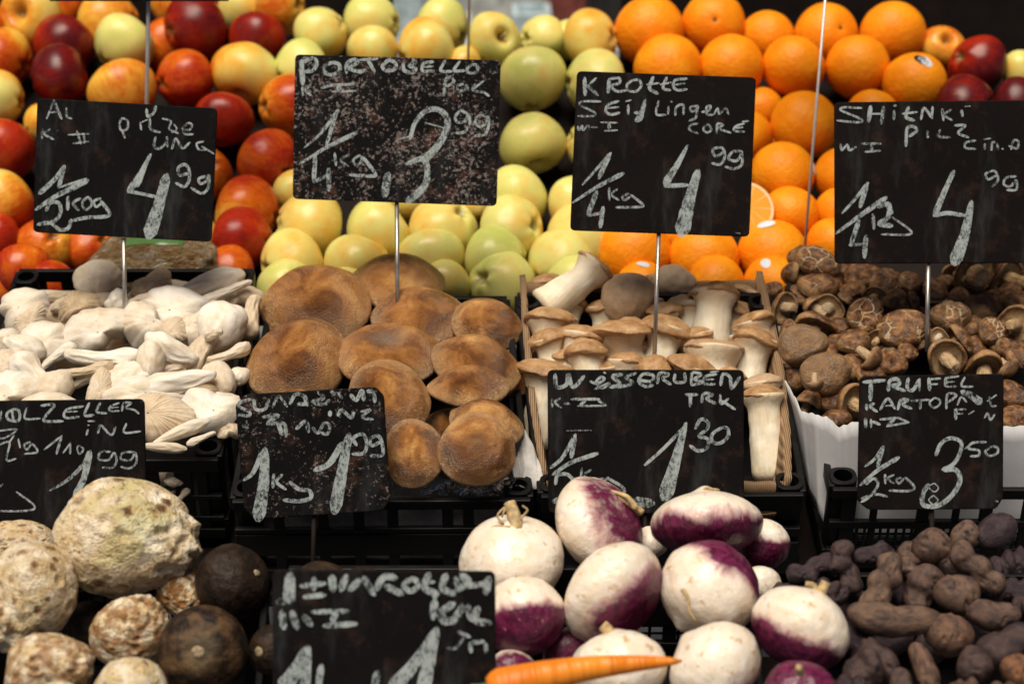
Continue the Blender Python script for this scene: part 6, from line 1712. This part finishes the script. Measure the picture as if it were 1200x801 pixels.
# ---- black radishes
def radish(px, py, w_, axis, dust, label, seed, dz=-.03, stub=None):
    d = low_d(max(py, 600)) + dz; s = w_ / 2 / FPX * d
    def f(v):
        k = 1 + .045 * nz(v, 1.3, seed) + .012 * nz(v, 5, seed)
        rho = math.hypot(v.x, v.y)
        z = v.z * .93 - (.06 * math.exp(-(rho / .25) ** 2) if v.z > 0 else -.0)
        return Vector((v.x * k, v.y * k, z * k))
    R = orient(axis)
    m = tf(P(px, py, d), R, s)
    t = root('black_radish', label, 'black radish', 'black radishes at the bottom left', m)
    vs, fs = ico(5, f)
    link('skin', mk('skin', vs, fs), M['radish'], t, (dust, 0, 0))
    if stub:
        vs, fs = lathe([(.001, 0.0), (stub * .5, .015), (stub * .8, .01), (stub, -.03), (stub * 1.05, -.14)], 20, lambda v: v + Vector((nz(v, 9, seed), nz(v, 9, 3), nz(v, 12, 1))) * .03)
        o = link('leaf_stub', fixn(mk('leaf_stub', vs, fs)), M['radish_stub'], t); o.location = (0, 0, .90)
radish(272, 682, 90, (.72, .30, .45), .06, 'smooth black radish with a small pale stub at its right', 1, -.03, .09)
radish(238, 762, 106, (.03, .12, 1), .75, 'brownish black radish with its round stub facing forward', 2, -.05, .15)
radish(322, 762, 64, (-.55, .1, .8), .15, 'black radish with a pale scar, left of the Karotten sign', 3, -.01, .2)
radish(378, 692, 74, (.1, .7, .3), .15, 'black radish behind the Karotten sign, left of two', 4, .02)
radish(425, 695, 66, (.1, .7, .3), .05, 'black radish behind the Karotten sign, right of two', 5, .03)
radish(195, 800, 60, (.1, .7, .3), .1, 'black radish in the dark gap beside the brownish one', 6, .06)
radish(105, 735, 66, (.1, .7, .3), .2, 'black radish in the dark gap between the celeriac roots', 7, .07)

# ---- potatoes
def potato_mesh(seed, kind):
    """a bent chain of bulges ('k' knobbly, 'l' long, 'r' roundish) with eye dimples under small brows"""
    r = random.Random(seed + 600); b = r.uniform(-.22, .22)
    n = {'k': r.choice((4, 5)), 'l': 3, 'r': 2}[kind]
    off = {'k': .30, 'l': .12, 'r': .10}[kind]
    sph = []
    for i in range(n):
        x = -.62 + 1.24 * i / max(1, n - 1) if n > 2 else (-.22, .22)[i]
        wd = {'k': .40, 'l': .62, 'r': .86}[kind]
        if i == 0: x = -1 + wd
        if i == n - 1: x = 1 - wd
        a = r.uniform(0, 6.28)
        sph.append((x, wd, r.uniform(.72, .98), off * math.cos(a), off * math.sin(a)))
    eyes = []
    for _ in range({'k': 18, 'l': 14, 'r': 11}[kind]):
        eyes.append((r.uniform(-.85, .85), r.uniform(0, 6.28), r.uniform(.07, .12)))
    def f(v):
        x = v.x; yz = Vector((v.y, v.z))
        if yz.length < 1e-4: return Vector((x, b * (1 - x * x), 0))
        u = yz.normalized(); a = math.atan2(u.y, u.x)
        acc = 0
        for sx, w_, sr, oy0, oz0 in sph:
            q = 1 - ((x - sx) / w_) ** 2
            if q <= 0: continue
            rho2 = sr * sr * q
            sc_ = math.sqrt(q)
            uo = (u.x * oy0 + u.y * oz0) * sc_
            dsc = uo * uo - (oy0 * oy0 + oz0 * oz0) * q + rho2
            if dsc > 0: acc += max(0, uo + math.sqrt(dsc)) ** 7
        t = max(acc ** (1 / 7), .55 * math.sqrt(max(0, 1 - x * x)))
        for ex, ea, ew in eyes:
            da = (a - ea + math.pi) % (2 * math.pi) - math.pi
            q = math.hypot((x - ex) * 1.3, da * .55)
            t *= 1 - .16 * math.exp(-(q / ew) ** 2) + .06 * math.exp(-((math.hypot((x - ex + ew * 1.3) * 1.3, da * .5)) / (ew * 1.2)) ** 2)
        t *= 1 + .05 * nz(v, 1.6, seed) + .012 * nz(v, 7, seed)
        return Vector((x, u.x * t + b * (1 - x * x) * 1.2, u.y * t))
    vs, fs = ico(5, f)
    return mk('potato', vs, fs)
PM = {(k, s): potato_mesh(s, k) for k in 'krl' for s in range(4)}
pr = random.Random(8)
def potato(kind, px, py, L, W, ang, tan, label, red=0.0, dz=0.0, tilt=.35):
    L *= 1.02; W *= 1.0; tan = max(0, tan - .12) * .85
    if kind == 'r' and tan < .3 and W < 45: kind = 'k'
    d = low_d(max(600, py)) - .02 + dz; k = .5 / FPX * d
    a = math.radians(ang)
    o = link('potato', PM[(kind, pr.randrange(4))], M['potato'], None, (tan, red, 0))
    o.matrix_world = Matrix.Translation(P(px, py, d)) @ orient((pr.uniform(-.2, .2), tilt, 1), 0, (math.cos(a), math.sin(a), 0)) @ Matrix.Rotation(pr.uniform(-.6, .6), 4, 'X') @ Matrix.Diagonal((L * k, W * k, W * k, 1))
    tag(o, label, 'potato', 'dark knobbly potatoes at the bottom right')
for a in [
 ('k', 950, 665, 60, 28, 32, .12, 'dark knobbly potato farthest left behind the white turnip'),
 ('k', 926, 690, 56, 30, 20, .05, 'black potato in the shade right behind the farthest right turnip', 0, .03),
 ('k', 993, 664, 64, 32, -70, .25, 'purple-black potato standing upright, left of the tan segmented one', 0, -.02),
 ('r', 975, 692, 40, 34, -40, .15, 'small dark potato beside the stub of the farthest right turnip', 0, -.01),
 ('k', 1031, 682, 80, 38, 55, .85, 'tan potato with bulging segments leaning right, left half of the pile', 0, -.03),
 ('k', 1062, 660, 30, 26, 80, .75, 'knob of a tan potato between two dark ones', 0, -.02),
 ('r', 1026, 650, 50, 28, 0, .06, 'dark potato half hidden behind the tan segmented one', 0, .03),
 ('l', 1050, 722, 116, 46, -6, .78, 'long tan potato lying across the middle of the pile', 0, -.04),
 ('k', 1020, 782, 66, 58, 20, .30, 'dark heavily knobbed potato below the long tan one', 0, -.03),
 ('k', 998, 752, 56, 32, -60, .15, 'dark potato tucked between turnip and knobbed potato', 0, .0),
 ('l', 1082, 782, 62, 32, -75, .80, 'tan potato standing upright at the bottom, below the long one', .2, -.04),
 ('r', 1066, 646, 32, 26, 20, .55, 'small brown potato under the Trüffel sign stick', 0, .02),
 ('r', 1090, 640, 46, 46, 60, .60, 'brown potato with one smooth face, back row centre', .1, .0),
 ('r', 1112, 655, 58, 46, -50, .35, 'dark brown potato behind the knobbly diagonal one', 0, .01),
 ('r', 1129, 626, 38, 32, 60, .72, 'round tan head of potato above the knobbly diagonal one', 0, -.01),
 ('k', 1147, 664, 76, 36, -58, .66, 'tan knobbly potato lying diagonally, right half of the pile', 0, -.02),
 ('r', 1166, 622, 56, 46, 30, .05, 'almost black potato in the back row, right of centre', 0, .01),
 ('r', 1182, 660, 46, 42, 0, .10, 'dark potato right of the knobbly diagonal one', .4, .02),
 ('k', 1080, 688, 60, 44, 60, .50, 'brown double-lobed potato above the long tan one', 0, -.0),
 ('k', 1062, 690, 46, 34, 20, .12, 'dark potato between the segmented and the double-lobed ones', 0, .02),
 ('r', 1121, 693, 54, 48, 15, .68, 'round tan-brown potato with dark eyes, middle of the pile', 0, -.03),
 ('r', 1112, 740, 60, 56, -20, .72, 'large rounded tan potato right of the long one', .3, -.02),
 ('l', 1164, 718, 64, 36, -6, .55, 'oval brown potato right of the large rounded tan one', .1, -.02),
 ('k', 1186, 690, 52, 30, -10, .12, 'dark potato at the right edge above the oval brown one', 0, .01),
 ('r', 1136, 778, 46, 48, 80, .35, 'round dark brown potato near the bottom right', .1, -.04),
 ('l', 1178, 752, 72, 50, 20, .25, 'large dark potato at the right edge below the oval one', 0, -.02),
 ('r', 1194, 783, 44, 42, 0, .80, 'reddish tan potato at the bottom right corner', .9, -.04),
 ('r', 1200, 708, 28, 26, 0, .25, 'small dark potato cut by the right edge'),
 ('r', 1126, 812, 44, 34, 0, .45, 'potato cut by the bottom edge below the round dark one', .2, -.04),
 ('r', 1168, 812, 52, 34, 0, .40, 'potato cut by the bottom edge left of the reddish tan one', .1, -.04),
 ('l', 1052, 808, 54, 36, 70, .45, 'brown potato cut by the bottom edge, left of the upright tan one', 0, -.04),
 ('r', 990, 808, 54, 44, 0, .15, 'dark potato cut by the bottom edge beside the purple topped turnip', 0, -.03),
 ('r', 1150, 745, 56, 50, 30, .05, 'black potato in the gap below the oval brown one', 0, .05),
 ('r', 1095, 760, 50, 50, 30, .05, 'black potato in the gap below the large rounded tan one', 0, .05),
 ('r', 1000, 715, 56, 50, 30, .05, 'black potato in the gap right of the farthest right turnip', 0, .05),
 ('r', 1140, 705, 56, 50, 30, .05, 'black potato in the gap right of the round tan-brown one', 0, .05),
 ('r', 1045, 755, 56, 46, 30, .05, 'black potato in the gap below the long tan one', 0, .04),
]: potato(*a)

# ---- carrot
def carrot():
    d = 1.745
    a = P(799, 774, d); b = P(572, 806, d - .02)
    L = (a - b).length
    x = (a - b).normalized(); z = (BAK - x * BAK.dot(x)).normalized(); y = z.cross(x)
    m = Matrix.Translation(b) @ Matrix((x, y, z)).transposed().to_4x4() @ Matrix.Scale(L, 4)
    t = root('carrot', 'orange carrot lying across the turnips with its tip pointing right', 'carrot', None, m)
    n = 30
    pts, rads = [], []
    for i in range(n + 1):
        q = i / n
        rr = .088 * (1 - q) ** .62 + .006
        if q < .05: rr *= .6 + 8 * q
        rr *= 1 + .03 * noise.noise(Vector((q * 30, 1, 2)))
        pts.append(Vector((q, .030 * math.sin(q * 3.1), 0))); rads.append(rr)
    vs, fs = tube(pts, rads, 24)
    link('root_body', fixn(mk('root_body', vs, fs)), M['carrot'], t)
    vs, fs = tube([Vector((.015, 0, 0)), Vector((-.04, .0, 0)), Vector((-.09, .01, .01))], [.035, .03, .026], 12)
    link('leaf_stub', mk('leaf_stub', vs, fs), M['green_print'], t)
carrot()
